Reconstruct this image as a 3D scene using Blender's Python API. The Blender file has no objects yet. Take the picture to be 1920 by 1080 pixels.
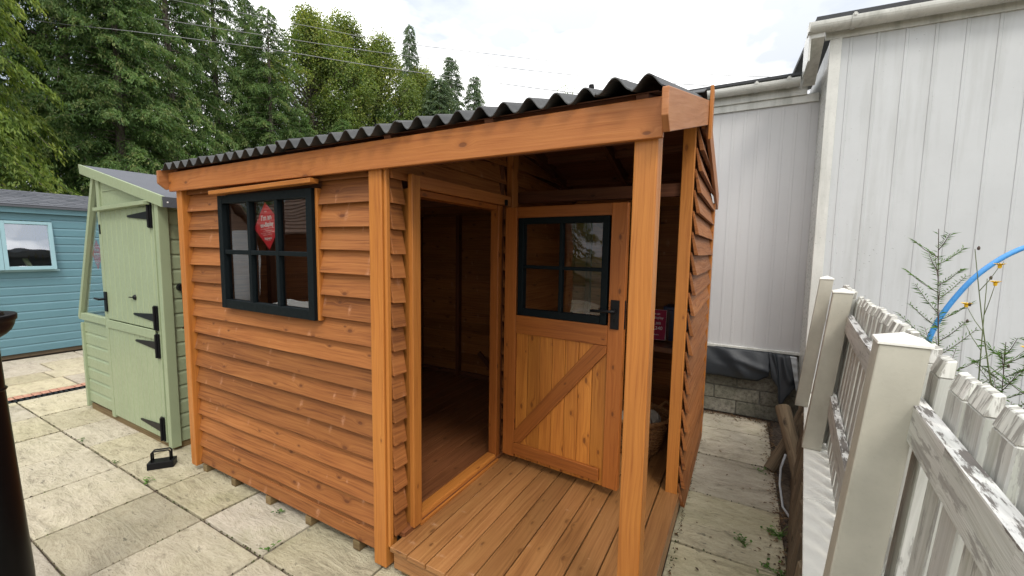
import bpy, math, random
import numpy as np
from mathutils import Vector, Matrix
R_ = random.Random(11)
rad = math.radians
scene = bpy.context.scene
COL = scene.collection

# ------------------------------------------------------------------ camera
cam_d = bpy.data.cameras.new('camera'); cam = bpy.data.objects.new('camera', cam_d); COL.objects.link(cam)
cam_d.sensor_width = 36; cam_d.lens = 14.684; cam_d.clip_start = .05; cam_d.clip_end = 600
rx = Vector((0.87397737, 0.48572402, 0.01535377)); uy = Vector((-0.05820979, 0.0732672, 0.99561214)); fz = Vector((-0.4824678, 0.87103622, -0.09230777))
M = Matrix((rx, uy, -fz)).transposed().to_4x4(); M.translation = Vector((3.71297, -1.57187, 1.76568))
cam.matrix_world = M
scene.camera = cam
scene.render.resolution_x = 1024; scene.render.resolution_y = 576

# ------------------------------------------------------------------ sky and sun
SUN_EL, SUN_AZ = 52, 136       # azimuth clockwise from +Y
w = bpy.data.worlds.new('World'); scene.world = w; w.use_nodes = True
nt = w.node_tree; N = nt.nodes; L = nt.links; N.clear()
out = N.new('ShaderNodeOutputWorld'); bg = N.new('ShaderNodeBackground')
sky = N.new('ShaderNodeTexSky'); sky.sky_type = 'NISHITA'; sky.sun_disc = False
sky.sun_elevation = rad(SUN_EL); sky.sun_rotation = rad(SUN_AZ); sky.air_density = 1.2; sky.dust_density = 2.5
tc = N.new('ShaderNodeTexCoord'); mp = N.new('ShaderNodeMapping'); mp.inputs['Scale'].default_value = (1, 1, 2.2)
nz = N.new('ShaderNodeTexNoise'); nz.inputs['Scale'].default_value = 1.7; nz.inputs['Detail'].default_value = 7; nz.inputs['Roughness'].default_value = .55
cr = N.new('ShaderNodeValToRGB'); cr.color_ramp.elements[0].position = .34; cr.color_ramp.elements[1].position = .52
cr.color_ramp.elements[0].color = (.25, .25, .25, 1)
nz2 = N.new('ShaderNodeTexNoise'); nz2.inputs['Scale'].default_value = 3.1; nz2.inputs['Detail'].default_value = 5
cr2 = N.new('ShaderNodeValToRGB'); cr2.color_ramp.elements[0].color = (5.4, 5.7, 6.2, 1); cr2.color_ramp.elements[1].color = (13.6, 13.5, 13.3, 1)
cr2.color_ramp.elements[0].position = .40; cr2.color_ramp.elements[1].position = .55
mx = N.new('ShaderNodeMixRGB')
L.new(tc.outputs['Generated'], mp.inputs['Vector']); L.new(mp.outputs[0], nz.inputs['Vector']); L.new(mp.outputs[0], nz2.inputs['Vector'])
L.new(nz.outputs['Fac'], cr.inputs[0]); L.new(nz2.outputs['Fac'], cr2.inputs[0])
L.new(cr.outputs[0], mx.inputs[0]); L.new(sky.outputs[0], mx.inputs[1]); L.new(cr2.outputs[0], mx.inputs[2])
sp = N.new('ShaderNodeSeparateXYZ'); L.new(tc.outputs['Generated'], sp.inputs[0])
el = N.new('ShaderNodeMapRange'); el.inputs[1].default_value = .12; el.inputs[2].default_value = .95; el.inputs[3].default_value = 1.; el.inputs[4].default_value = 2.1; L.new(sp.outputs[2], el.inputs[0])
ml = N.new('ShaderNodeVectorMath'); ml.operation = 'SCALE'; L.new(mx.outputs[0], ml.inputs[0]); L.new(el.outputs[0], ml.inputs['Scale'])
L.new(ml.outputs[0], bg.inputs[0]); bg.inputs[1].default_value = .1; L.new(bg.outputs[0], out.inputs[0])
sd = bpy.data.lights.new('sun', 'SUN'); sd.energy = 1.5; sd.angle = rad(14); sd.color = (1, .95, .87)
sun = bpy.data.objects.new('sun', sd); COL.objects.link(sun)
sdir = Vector((math.sin(rad(SUN_AZ)) * math.cos(rad(SUN_EL)), math.cos(rad(SUN_AZ)) * math.cos(rad(SUN_EL)), math.sin(rad(SUN_EL))))
sun.rotation_euler = (-sdir).to_track_quat('-Z', 'Y').to_euler(); sun.location = (0, 0, 30)
scene.view_settings.view_transform = 'Standard'; scene.view_settings.look = 'None'
scene.view_settings.exposure = 0.33; scene.view_settings.gamma = 1

# ------------------------------------------------------------------ helpers
class MB:
    """collects faces with a grain-aligned uv (metres) and one random number per piece"""
    def __init__(s): s.v = []; s.f = []; s.uv = []; s.r = []
    def poly(s, pts, g, off, r):
        p = [Vector(q) for q in pts]; n = Vector((0, 0, 0))
        for i in range(len(p)): n += p[i].cross(p[(i + 1) % len(p)])
        if n.length < 1e-12: n = Vector((0, 0, 1))
        n.normalize(); G = Vector(g)
        if abs(n.dot(G)) > .9: G = Vector((1, 0, 0)) if abs(n.x) < .9 else Vector((0, 1, 0))
        G = (G - n * n.dot(G)).normalized(); T = n.cross(G)
        if T.dot(Vector((.3, .5, 1))) < 0: T = -T
        return [(q.dot(G) + off[0], q.dot(T) + off[1]) for q in p]
    def add(s, verts, faces, g=(1, 0, 0), r=None, off=None):
        if r is None: r = R_.random()
        if off is None: off = (R_.uniform(0, 40), R_.uniform(0, 40))
        b = len(s.v); s.v += [tuple(q) for q in verts]
        for f in faces:
            s.f.append([b + i for i in f]); s.uv += s.poly([verts[i] for i in f], g, off, r); s.r.append(r)
    def hexa(s, c, g=None, r=None):
        """c: 8 corners, bottom ring 0-3, top ring 4-7"""
        if g is None:
            d = [(Vector(c[1]) - Vector(c[0])), (Vector(c[3]) - Vector(c[0])), (Vector(c[4]) - Vector(c[0]))]
            g = max(d, key=lambda q: q.length).normalized()
        F = [(0, 3, 2, 1), (4, 5, 6, 7), (0, 1, 5, 4), (1, 2, 6, 5), (2, 3, 7, 6), (3, 0, 4, 7)]
        d = (Vector(c[1]) - Vector(c[0])).cross(Vector(c[3]) - Vector(c[0])).dot(Vector(c[4]) - Vector(c[0]))
        if d < 0: F = [f[::-1] for f in F]
        s.add(c, F, g, r)
    def box(s, x0, x1, y0, y1, z0, z1, g=None, r=None):
        s.hexa([(x0, y0, z0), (x1, y0, z0), (x1, y1, z0), (x0, y1, z0), (x0, y0, z1), (x1, y0, z1), (x1, y1, z1), (x0, y1, z1)], g, r)
    def bar(s, a, b, wd, th, up=(0, 0, 1), r=None):
        """bar from a to b; wd across (perp. to up), th along up"""
        a = Vector(a); b = Vector(b); d = (b - a).normalized(); U = Vector(up); U = (U - d * U.dot(d)).normalized(); W = d.cross(U)
        W *= wd / 2; U *= th / 2
        s.hexa([a - W - U, a + W - U, a + W + U, a - W + U, b - W - U, b + W - U, b + W + U, b - W + U], d, r)
    def tube(s, pts, rad_, n=10, r=None, cap=True):
        pts = [Vector(p) for p in pts]; rr = rad_ if isinstance(rad_, (list, tuple)) else [rad_] * len(pts)
        vs = []; d0 = (pts[1] - pts[0]).normalized(); U = d0.orthogonal().normalized()
        for i, p in enumerate(pts):
            d = (pts[min(i + 1, len(pts) - 1)] - pts[max(i - 1, 0)]).normalized()
            U = (U - d * U.dot(d)).normalized(); W = d.cross(U)
            for k in range(n):
                a = 2 * math.pi * k / n; vs.append(p + (U * math.cos(a) + W * math.sin(a)) * rr[i])
        fs = [(i * n + k, i * n + (k + 1) % n, (i + 1) * n + (k + 1) % n, (i + 1) * n + k) for i in range(len(pts) - 1) for k in range(n)]
        if cap: fs += [tuple(range(n))[::-1], tuple(range((len(pts) - 1) * n, len(pts) * n))]
        s.add(vs, fs, d0, r)
    def lathe(s, prof, c=(0, 0, 0), n=32, r=None, close=False):
        vs = [(c[0] + p[0] * math.cos(2 * math.pi * k / n), c[1] + p[0] * math.sin(2 * math.pi * k / n), c[2] + p[1]) for p in prof for k in range(n)]
        fs = [(i * n + k, i * n + (k + 1) % n, (i + 1) * n + (k + 1) % n, (i + 1) * n + k) for i in range(len(prof) - 1) for k in range(n)]
        if close: fs += [tuple(range(n))[::-1], tuple(range((len(prof) - 1) * n, len(prof) * n))]
        s.add(vs, fs, (0, 0, 1), r)
    def prism(s, poly, a, b, g=None, r=None):
        """polygon of 3-D points swept from offset a to offset b"""
        a = Vector(a); b = Vector(b); n = len(poly); P = [Vector(p) + a for p in poly] + [Vector(p) + b for p in poly]
        fs = [tuple(range(n)), tuple(range(n, 2 * n))[::-1]] + [(i, i + n, (i + 1) % n + n, (i + 1) % n) for i in range(n)]
        nrm = Vector((0, 0, 0))
        for i in range(n): nrm += P[i].cross(P[(i + 1) % n])
        if nrm.dot(b - a) > 0: fs = [f[::-1] for f in fs]
        s.add(P, fs, g or (b - a).normalized(), r)
    def build(s, name, mat, parent=None, bevel=0, smooth=False, seg=2):
        me = bpy.data.meshes.new(name); me.from_pydata(s.v, [], s.f)
        uv = me.uv_layers.new(name='UVMap'); uv.data.foreach_set('uv', np.array(s.uv, dtype=np.float32).ravel())
        at = me.attributes.new('rnd', 'FLOAT', 'FACE'); at.data.foreach_set('value', np.array(s.r, dtype=np.float32))
        if smooth: me.polygons.foreach_set('use_smooth', [True] * len(me.polygons))
        me.materials.append(mat); o = bpy.data.objects.new(name, me); COL.objects.link(o)
        if parent is not None: o.parent = parent; o.matrix_parent_inverse = Matrix.Identity(4); o.matrix_basis = parent_inv(parent)
        if bevel:
            m = o.modifiers.new('bevel', 'BEVEL'); m.width = bevel; m.segments = seg; m.limit_method = 'ANGLE'; m.angle_limit = rad(40)
        return o
def world(o):
    m = o.matrix_basis.copy()
    while o.parent: o = o.parent; m = o.matrix_basis @ m
    return m
def parent_inv(p): return world(p).inverted()
def tag(o, label=None, cat=None, group=None, kind=None):
    if label: o['label'] = label
    if cat: o['category'] = cat
    if group: o['group'] = group
    if kind: o['kind'] = kind
    return o
def thing(name, label, cat, loc=(0, 0, 0), group=None, rot=0):
    o = bpy.data.objects.new(name, None); COL.objects.link(o); o.location = loc; o.rotation_euler = (0, 0, rot)
    o.matrix_basis = Matrix.Translation(loc) @ Matrix.Rotation(rot, 4, 'Z'); o.empty_display_size = .1
    return tag(o, label, cat, group)

# ------------------------------------------------------------------ materials
def newmat(name):
    m = bpy.data.materials.new(name); m.use_nodes = True; nt = m.node_tree; nt.nodes.clear()
    o = nt.nodes.new('ShaderNodeOutputMaterial'); b = nt.nodes.new('ShaderNodeBsdfPrincipled'); nt.links.new(b.outputs[0], o.inputs[0])
    return m, nt, b, o
class G:
    """small node-graph helper"""
    def __init__(s, nt): s.nt = nt
    def n(s, t, **k):
        x = s.nt.nodes.new(t)
        for a, b in k.items(): setattr(x, a, b)
        return x
    def set(s, sock, v):
        if isinstance(v, bpy.types.NodeSocket): s.nt.links.new(v, sock)
        else: sock.default_value = v
    def m(s, op, a, b=0., c=0., clamp=False):
        x = s.n('ShaderNodeMath', operation=op, use_clamp=clamp); s.set(x.inputs[0], a); s.set(x.inputs[1], b); s.set(x.inputs[2], c); return x.outputs[0]
    def comb(s, x, y, z=0.):
        c = s.n('ShaderNodeCombineXYZ'); s.set(c.inputs[0], x); s.set(c.inputs[1], y); s.set(c.inputs[2], z); return c.outputs[0]
    def sep(s, v):
        c = s.n('ShaderNodeSeparateXYZ'); s.set(c.inputs[0], v); return c.outputs
    def noise(s, v, scale=1., detail=3., rough=.5, dist=0.):
        x = s.n('ShaderNodeTexNoise'); s.set(x.inputs['Vector'], v); x.inputs['Scale'].default_value = scale; x.inputs['Detail'].default_value = detail
        x.inputs['Roughness'].default_value = rough; x.inputs['Distortion'].default_value = dist; return x.outputs['Fac']
    def vor(s, v, scale=1., feature='F1', dims='3D'):
        x = s.n('ShaderNodeTexVoronoi', feature=feature, voronoi_dimensions=dims); s.set(x.inputs['Vector'], v); x.inputs['Scale'].default_value = scale; return x
    def ramp(s, f, *st):
        x = s.n('ShaderNodeValToRGB'); s.set(x.inputs[0], f); e = x.color_ramp.elements
        while len(e) < len(st): e.new(.5)
        for i, (p, c) in enumerate(st): e[i].position = p; e[i].color = (c if len(c) == 4 else (*c, 1)) if isinstance(c, tuple) else (c, c, c, 1)
        return x.outputs[0]
    def mix(s, f, a, b, t='MIX'):
        x = s.n('ShaderNodeMixRGB', blend_type=t); s.set(x.inputs[0], f)
        for i, q in ((1, a), (2, b)):
            if isinstance(q, tuple): q = q if len(q) == 4 else (*q, 1)
            s.set(x.inputs[i], q)
        return x.outputs[0]
    def map(s, f, a, b, c=0., d=1.):
        x = s.n('ShaderNodeMapRange'); s.set(x.inputs[0], f)
        for i, q in enumerate((a, b, c, d)): x.inputs[i + 1].default_value = q
        return x.outputs[0]
    def obj(s): return s.n('ShaderNodeTexCoord').outputs['Object']
    def uv(s): return s.n('ShaderNodeTexCoord').outputs['UV']
    def attr(s, name='rnd'): return s.n('ShaderNodeAttribute', attribute_name=name).outputs['Fac']
    def pos(s): return s.n('ShaderNodeNewGeometry').outputs['Position']
    def bump(s, h, strength=.3, dist=.01):
        x = s.n('ShaderNodeBump'); s.set(x.inputs['Height'], h); x.inputs['Strength'].default_value = strength; x.inputs['Distance'].default_value = dist; return x.outputs[0]

def wood(name, light, mid, dark, knots=.75, rough=.55, var=.35, filler=.0, grain=1., wear=None, spec=.35, knotc=None, bstr=.25, ks=1.):
    m, nt, b, o = newmat(name); g = G(nt)
    u, v, _ = g.sep(g.uv()); r = g.attr()
    U = g.m('ADD', u, g.m('MULTIPLY', r, 37.)); V = g.m('ADD', v, g.m('MULTIPLY', r, 13.))
    kv = g.vor(g.comb(g.m('MULTIPLY', U, 3.8), g.m('MULTIPLY', V, 8.), 0.), 1., dims='2D')
    d = kv.outputs['Distance']; kr, kg, kb = g.sep(kv.outputs['Color'])
    gate = g.m('LESS_THAN', kr, knots)
    size = g.map(kg, 0., 1., .03 * ks, .085 * ks)
    infl = g.m('MULTIPLY', g.map(g.m('DIVIDE', d, size), .6, 4., 1., 0.), gate)
    infl = g.m('MULTIPLY', infl, infl)
    # grain deflects round the knots
    V2 = g.m('ADD', V, g.m('MULTIPLY', infl, .03))
    warp = g.noise(g.comb(g.m('MULTIPLY', U, 1.3), g.m('MULTIPLY', V2, 5.)), 1., 2.)
    V3 = g.m('ADD', V2, g.m('MULTIPLY', warp, .07))
    g1 = g.noise(g.comb(g.m('MULTIPLY', U, 1.7), g.m('MULTIPLY', V3, 74. * grain), r), 1., 4., .62)
    g2 = g.noise(g.comb(g.m('MULTIPLY', U, 6.), g.m('MULTIPLY', V3, 220. * grain), r), 1., 2., .5)
    g3 = g.noise(g.comb(g.m('MULTIPLY', U, 1.5), g.m('MULTIPLY', V, 7.), g.m('MULTIPLY', r, 9.)), 1., 3., .55)
    t = g.m('ADD', g.m('MULTIPLY', g1, .56), g.m('ADD', g.m('MULTIPLY', g2, .24), g.m('MULTIPLY', g3, .25)))
    col = g.ramp(t, (.36, dark), (.5, mid), (.68, light))
    tone = g.map(r, 0., 1., 1. - var, 1. + var * .6)
    col = g.mix(1., col, g.comb(tone, g.m('MULTIPLY', tone, g.map(kv.outputs['Distance'], 0, 1, 1.02, .98)), tone), 'MULTIPLY')
    if filler:
        k2 = g.vor(g.comb(g.m('MULTIPLY', U, 5.2), g.m('MULTIPLY', V, 9.), 3.), 1.); kk = g.sep(k2.outputs['Color'])
        du = g.m('ABSOLUTE', g.m('SUBTRACT', g.m('MULTIPLY', U, 5.2), g.sep(k2.outputs['Position'])[0])); dv = g.m('ABSOLUTE', g.m('SUBTRACT', g.m('MULTIPLY', V, 9.), g.sep(k2.outputs['Position'])[1]))
        du = g.m('ADD', du, g.m('MULTIPLY', g.m('SUBTRACT', g.noise(g.comb(g.m('MULTIPLY', U, 60.), g.m('MULTIPLY', V, 40.)), 1., 3.), .5), .09))
        sz_ = g.map(kk[1], 0., 1., .25, 1.)
        fz_ = g.m('MULTIPLY', g.m('MULTIPLY', g.map(g.m('DIVIDE', g.m('ADD', du, g.m('MULTIPLY', dv, .12)), sz_), .13, .01, 0., 1.), g.map(g.m('DIVIDE', dv, sz_), .5, .05, 0., 1.)), g.m('LESS_THAN', kk[0], .26))
        fz_ = g.m('MULTIPLY', fz_, g.map(g.noise(g.comb(g.m('MULTIPLY', U, 70.), g.m('MULTIPLY', V, 70.)), 1., 2.), .35, .6, .2, 1.3))
        col = g.mix(g.m('MULTIPLY', fz_, filler, clamp=True), col, tuple(min(1, c * 1.1 + .1) for c in light))
    kc = knotc or tuple(c * .35 for c in dark)
    kn = g.m('MULTIPLY', g.map(g.m('DIVIDE', d, size), .7, 1.15, 1., 0.), gate)
    rings = g.noise(g.comb(g.m('MULTIPLY', d, 60.), kb), 1., 2.)
    col = g.mix(g.m('MULTIPLY', kn, g.map(rings, .2, .8, .55, .95), clamp=True), col, kc)
    hal = g.m('MULTIPLY', g.map(g.m('DIVIDE', d, size), 1.1, 2.4, .35, 0.), gate)
    col = g.mix(hal, col, dark)
    if wear:   # peeled or weathered wood showing through paint, shapes of their own
        wn = g.noise(g.comb(g.m('MULTIPLY', U, 4.5), g.m('MULTIPLY', V, 26.)), 1., 7., .68)
        col = g.mix(g.map(wn, wear[0], wear[0] + .04), col, wear[1])
    nt.links.new(col, b.inputs['Base Color'])
    g.set(b.inputs['Roughness'], g.map(g1, .3, .7, rough + .1, rough - .06)); b.inputs['Specular IOR Level'].default_value = spec
    h = g.m('SUBTRACT', g.m('ADD', g1, g.m('MULTIPLY', g2, .4)), g.m('MULTIPLY', kn, .5))
    nt.links.new(g.bump(h, bstr, .004), b.inputs['Normal'])
    return m

def paint(name, col, rough=.45, dirt=.12, dirtc=(.1, .1, .08), bump=.12, sc=1., streak=0., grainy=0.):
    m, nt, b, o = newmat(name); g = G(nt); p = g.pos()
    n1 = g.noise(p, 2.3 * sc, 6., .65); n2 = g.noise(p, 30. * sc, 4., .6)
    c = g.mix(g.map(n1, .35, .75, 0., 1.), tuple(q * (1 - dirt * .6) for q in col), tuple(min(1, q * (1 + dirt * .35)) for q in col))
    c = g.mix(g.m('MULTIPLY', g.map(n2, .6, .8), dirt), c, dirtc)
    if streak:
        x, y, z = g.sep(p)
        s1 = g.noise(g.comb(g.m('MULTIPLY', x, 9.), g.m('MULTIPLY', y, 9.), g.m('MULTIPLY', z, .7)), 1., 5., .6)
        c = g.mix(g.m('MULTIPLY', g.map(s1, .5, .78), streak), c, dirtc)
        s2 = g.noise(p, 60., 2., .5); s3 = g.noise(p, 1.4, 3.)
        c = g.mix(g.m('MULTIPLY', g.m('MULTIPLY', g.map(s2, .70, .76), g.map(s3, .5, .62)), .8), c, tuple(q * .5 for q in dirtc))
    nt.links.new(c, b.inputs['Base Color']); g.set(b.inputs['Roughness'], g.map(n2, .3, .7, rough - .07, rough + .1))
    h = n2
    if grainy:
        u, v, _ = g.sep(g.uv()); h = g.m('ADD', n2, g.m('MULTIPLY', g.noise(g.comb(g.m('MULTIPLY', u, 3.), g.m('MULTIPLY', v, 120.)), 1., 3.), grainy))
    nt.links.new(g.bump(h, bump, .003), b.inputs['Normal'])
    return m

def plain(name, col, rough=.5, metal=0., bump=0., sc=40.):
    m, nt, b, o = newmat(name); g = G(nt); n = g.noise(g.pos(), sc, 3.)
    nt.links.new(g.mix(g.map(n, .3, .7, 0, 1), tuple(q * .86 for q in col), tuple(min(1, q * 1.1) for q in col)), b.inputs['Base Color'])
    b.inputs['Roughness'].default_value = rough; b.inputs['Metallic'].default_value = metal
    if bump: nt.links.new(g.bump(n, bump, .003), b.inputs['Normal'])
    return m

def glass(name, tint=(.9, .93, .92), wob=.02, boost=1.):
    m = bpy.data.materials.new(name); m.use_nodes = True; nt = m.node_tree; nt.nodes.clear(); g = G(nt)
    o = g.n('ShaderNodeOutputMaterial'); t = g.n('ShaderNodeBsdfTransparent'); gl = g.n('ShaderNodeBsdfGlossy'); mx = g.n('ShaderNodeMixShader')
    t.inputs[0].default_value = (*tint, 1); gl.inputs['Roughness'].default_value = .01; gl.inputs[0].default_value = (.95, .97, 1, 1)
    fr = g.n('ShaderNodeFresnel'); fr.inputs[0].default_value = 1.5
    bp = g.bump(g.noise(g.pos(), 3.2, 1.), wob * 6, .02); nt.links.new(bp, gl.inputs['Normal'])
    nt.links.new(g.m('MULTIPLY', fr.outputs[0], 2.2 * boost, clamp=True), mx.inputs[0]); nt.links.new(t.outputs[0], mx.inputs[1]); nt.links.new(gl.outputs[0], mx.inputs[2])
    nt.links.new(mx.outputs[0], o.inputs[0]); return m

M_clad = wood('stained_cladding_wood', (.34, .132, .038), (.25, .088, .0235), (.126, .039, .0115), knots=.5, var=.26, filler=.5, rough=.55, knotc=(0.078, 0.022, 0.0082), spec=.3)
M_trim = wood('stained_trim_wood', (0.461, 0.177, 0.0369), (0.382, 0.138, 0.0271), (0.274, 0.086, 0.0156), knots=.12, var=.1, rough=.42, knotc=(0.078, 0.022, 0.0082), grain=1.3)
M_fasc = wood('stained_fascia_wood', (0.412, 0.153, 0.0410), (0.338, 0.117, 0.0295), (0.245, 0.074, 0.0164), knots=.3, var=.05, rough=.45, knotc=(0.049, 0.017, 0.0082), grain=1., ks=1.7)
M_barge = wood('stained_barge_wood', (0.392, 0.167, 0.0640), (0.323, 0.126, 0.0426), (0.235, 0.079, 0.0246), knots=.3, var=.1, rough=.45, filler=.3, grain=.8)
M_tongue = wood('stained_door_boards', (.52, .2, .036), (.40, .14, .024), (.27, .08, .013), knots=.7, var=.36, rough=.36, knotc=(.045, .012, .006))
M_doorf = wood('stained_door_frame_wood', (0.353, 0.116, 0.0246), (0.284, 0.086, 0.0164), (0.186, 0.051, 0.0090), knots=.5, var=.14, rough=.4, knotc=(0.049, 0.013, 0.0057))
M_deck = wood('stained_deck_wood', (.345, .168, .062), (.262, .116, .039), (.158, .064, .02), knots=.6, var=.32, filler=.4, rough=.34, spec=.5, knotc=(.085, .035, .015))
M_inner = wood('shaded_inner_wood', (.17, .06, .026), (.12, .04, .017), (.065, .022, .01), knots=.5, var=.25, rough=.6)  # same shed wood, its colour darkened to paint in the indoor shade
M_floor = wood('shaded_floor_wood', (.23, .09, .036), (.16, .058, .022), (.095, .032, .012), knots=.4, var=.2, rough=.4)  # floor wood with interior shade put into its colour as well
M_bearer = wood('treated_bearer_wood', (.24, .18, .08), (.18, .12, .055), (.1, .07, .03), knots=.4, var=.3, rough=.8)
M_teal = paint('dark_slate_window_paint', (.0028, .0058, .0072), rough=.6, dirt=.04, dirtc=(.1, .1, .1), bump=.06, grainy=.5); M_teal.node_tree.nodes['Principled BSDF'].inputs['Specular IOR Level'].default_value = .14
M_green = paint('sage_green_paint', (.275, .325, .20), rough=.4, dirt=.1, dirtc=(.2, .22, .15), bump=.1, grainy=.8)
M_blue = paint('blue_grey_paint', (.105, .215, .255), rough=.42, dirt=.1, dirtc=(.2, .24, .25), bump=.08, grainy=.6)
M_blueW = paint('pale_blue_window_paint', (.25, .40, .44), rough=.4, dirt=.08, bump=.05)
M_black = plain('black_ironmongery', (.008, .008, .009), rough=.42, bump=.1, sc=90); M_black.node_tree.nodes['Principled BSDF'].inputs['Specular IOR Level'].default_value = .15
M_gloss = plain('glossy_black_paint', (.003, .003, .0035), rough=.3); M_gloss.node_tree.nodes['Principled BSDF'].inputs['Specular IOR Level'].default_value = .12
M_glass = glass('window_glass')
M_glassd = glass('door_window_glass', wob=.03, boost=.8)
M_glasso = glass('outbuilding_glass', boost=6.5)
M_white = paint('white_wall_panel', (.51, .525, .53), rough=.42, dirt=.1, dirtc=(.22, .22, .19), bump=.06, sc=.8, streak=.34)
M_whitelow = paint('low_wall_panel', (.52, .515, .515), rough=.45, dirt=.06, dirtc=(.3, .3, .28), bump=.04, sc=.6, streak=.08)
M_upvc = paint('dirty_white_plastic', (.62, .62, .58), rough=.3, dirt=.2, dirtc=(.14, .15, .11), bump=.05, sc=1.5, streak=.55)
M_cream = paint('cream_plastic_post', (.42, .4, .33), rough=.42, dirt=.22, dirtc=(.24, .22, .15), bump=.15, sc=2.5, streak=.2)
M_cap = paint('white_capping', (.72, .71, .65), rough=.4, dirt=.18, dirtc=(.35, .32, .24), bump=.05, sc=3.)
M_peel = wood('peeling_white_paint_wood', (.56, .56, .52), (.47, .47, .43), (.36, .36, .31), knots=.1, var=.16, rough=.6, wear=(.55, (.3, .295, .27)), spec=.3, bstr=.5)
M_peeltop = wood('peeling_rail_wood', (.72, .71, .68), (.62, .61, .58), (.5, .49, .46), knots=.1, var=.06, rough=.6, wear=(.5, (.15, .135, .12)), bstr=.6)
M_tip = wood('weathered_picket_tip', (.7, .69, .64), (.6, .6, .55), (.4, .4, .35), knots=.1, var=.1, rough=.7, grain=.6, wear=(.5, (.3, .29, .26)), bstr=.7)
M_sleeper = wood('old_retaining_timber', (.19, .14, .085), (.125, .09, .055), (.06, .044, .03), knots=.4, var=.3, rough=.85, bstr=.6)
M_red = plain('red_sign_card', (.72, .035, .05), rough=.5)
M_maroon = plain('maroon_sign_card', (.34, .015, .06), rough=.8)
M_ink = plain('white_print', (.85, .83, .82), rough=.5)
M_navy = plain('dark_blue_plastic', (.012, .03, .10), rough=.4)
M_clear = glass('acrylic_sheet', boost=.4)
M_hose = paint('blue_water_pipe', (.06, .27, .62), rough=.3, dirt=.06, bump=.03)
M_greyhose = plain('grey_hose', (.3, .31, .32), rough=.5)
M_wire = plain('overhead_wire', (.2, .2, .2), rough=.6)
M_lead = paint('crumpled_grey_sheet', (.017, .021, .026), rough=.5, dirt=.3, dirtc=(.12, .11, .09), bump=.25, sc=2.5)
M_leadl = paint('torn_silver_sheet', (.33, .35, .36), rough=.4, dirt=.3, dirtc=(.1, .1, .1), bump=.25, sc=4)
M_slate = plain('dark_roof_edge', (.03, .032, .036), rough=.7, bump=.3)

def m_onduline():
    m, nt, b, o = newmat('corrugated_bitumen_sheet'); g = G(nt); p = g.pos(); n = g.noise(p, 160., 3., .7); n2 = g.noise(p, 4., 4.)
    c = g.mix(g.map(n2, .3, .7, 0, 1), (.03, .031, .032), (.06, .061, .06)); c = g.mix(g.m('MULTIPLY', g.map(n, .6, .8), .3), c, (.12, .12, .11))
    nt.links.new(c, b.inputs['Base Color']); b.inputs['Roughness'].default_value = .75; nt.links.new(g.bump(n, .5, .002), b.inputs['Normal']); return m
M_ond = m_onduline()
def m_felt(name, c0, c1, tile=None):
    m, nt, b, o = newmat(name); g = G(nt); p = g.pos(); n = g.noise(p, 200., 2., .7); n2 = g.noise(p, 3., 4.)
    c = g.mix(g.m('ADD', g.m('MULTIPLY', n2, .5), g.m('MULTIPLY', g.attr(), .5)), c0, c1)
    c = g.mix(g.m('MULTIPLY', g.map(n, .5, .75), .35), c, tuple(q * 2.2 for q in c1))
    nt.links.new(c, b.inputs['Base Color']); b.inputs['Roughness'].default_value = .9; nt.links.new(g.bump(n, .6, .002), b.inputs['Normal']); return m
M_felt = m_felt('grey_mineral_felt', (.06, .066, .08), (.095, .10, .115))
M_shing = m_felt('grey_shingle', (.045, .05, .06), (.11, .115, .13))
def m_slab(name, c0, c1, c2, bumpy=1.):
    m, nt, b, o = newmat(name); g = G(nt); p = g.pos(); r = g.attr(); x, y, z = g.sep(p)
    a = g.m('MULTIPLY', r, 40.)
    # riven ripple: stretched noise, direction fixed per material
    w1 = g.noise(g.comb(g.m('ADD', g.m('MULTIPLY', x, 3.2), a), g.m('ADD', g.m('MULTIPLY', y, 9.), a), a), 1., 8., .72, .7)
    w2 = g.noise(g.comb(g.m('ADD', g.m('MULTIPLY', x, 13.), a), g.m('ADD', g.m('MULTIPLY', y, 30.), a), a), 1., 6., .7, .3)
    fine = g.noise(p, 90., 4., .7); big = g.noise(p, 1.1, 4., .6)
    t = g.m('ADD', g.m('MULTIPLY', w1, .55), g.m('MULTIPLY', w2, .45))
    c = g.ramp(t, (.37, c2), (.47, c1), (.59, c0))
    c = g.mix(g.m('MULTIPLY', g.map(w2, .585, .62), g.map(g.noise(p, 4., 4., .7), .45, .6, 0., .8)), c, tuple(q * .45 for q in c2))
    c = g.mix(g.m('MULTIPLY', g.map(fine, .56, .72), .4), c, tuple(q * .6 for q in c2))
    c = g.mix(g.m('MULTIPLY', g.map(big, .45, .7), .25), c, (c1[0] * .8, c1[1] * .86, c1[2] * .62))
    tone = g.map(r, 0., 1., .84, 1.12); c = g.mix(1., c, g.comb(tone, tone, g.m('MULTIPLY', tone, g.map(g.m('FRACT', g.m('MULTIPLY', r, 7.3)), 0., 1., .88, 1.08))), 'MULTIPLY')
    # algae tint in patches
    al = g.m('MULTIPLY', g.map(g.noise(p, 2.4, 5., .7), .56, .70), .22); c = g.mix(al, c, (.19, .2, .075))
    nt.links.new(c, b.inputs['Base Color']); b.inputs['Roughness'].default_value = .85
    h = g.m('ADD', g.m('MULTIPLY', w1, 1.), g.m('ADD', g.m('MULTIPLY', w2, .5), g.m('MULTIPLY', fine, .08)))
    nt.links.new(g.bump(h, .95 * bumpy, .03), b.inputs['Normal']); return m
M_slab = m_slab('riven_buff_slab', (.5, .445, .335), (.41, .36, .262), (.245, .212, .152))
M_flag = m_slab('worn_flagstone', (.46, .40, .30), (.38, .325, .24), (.28, .24, .18), .6)
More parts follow.
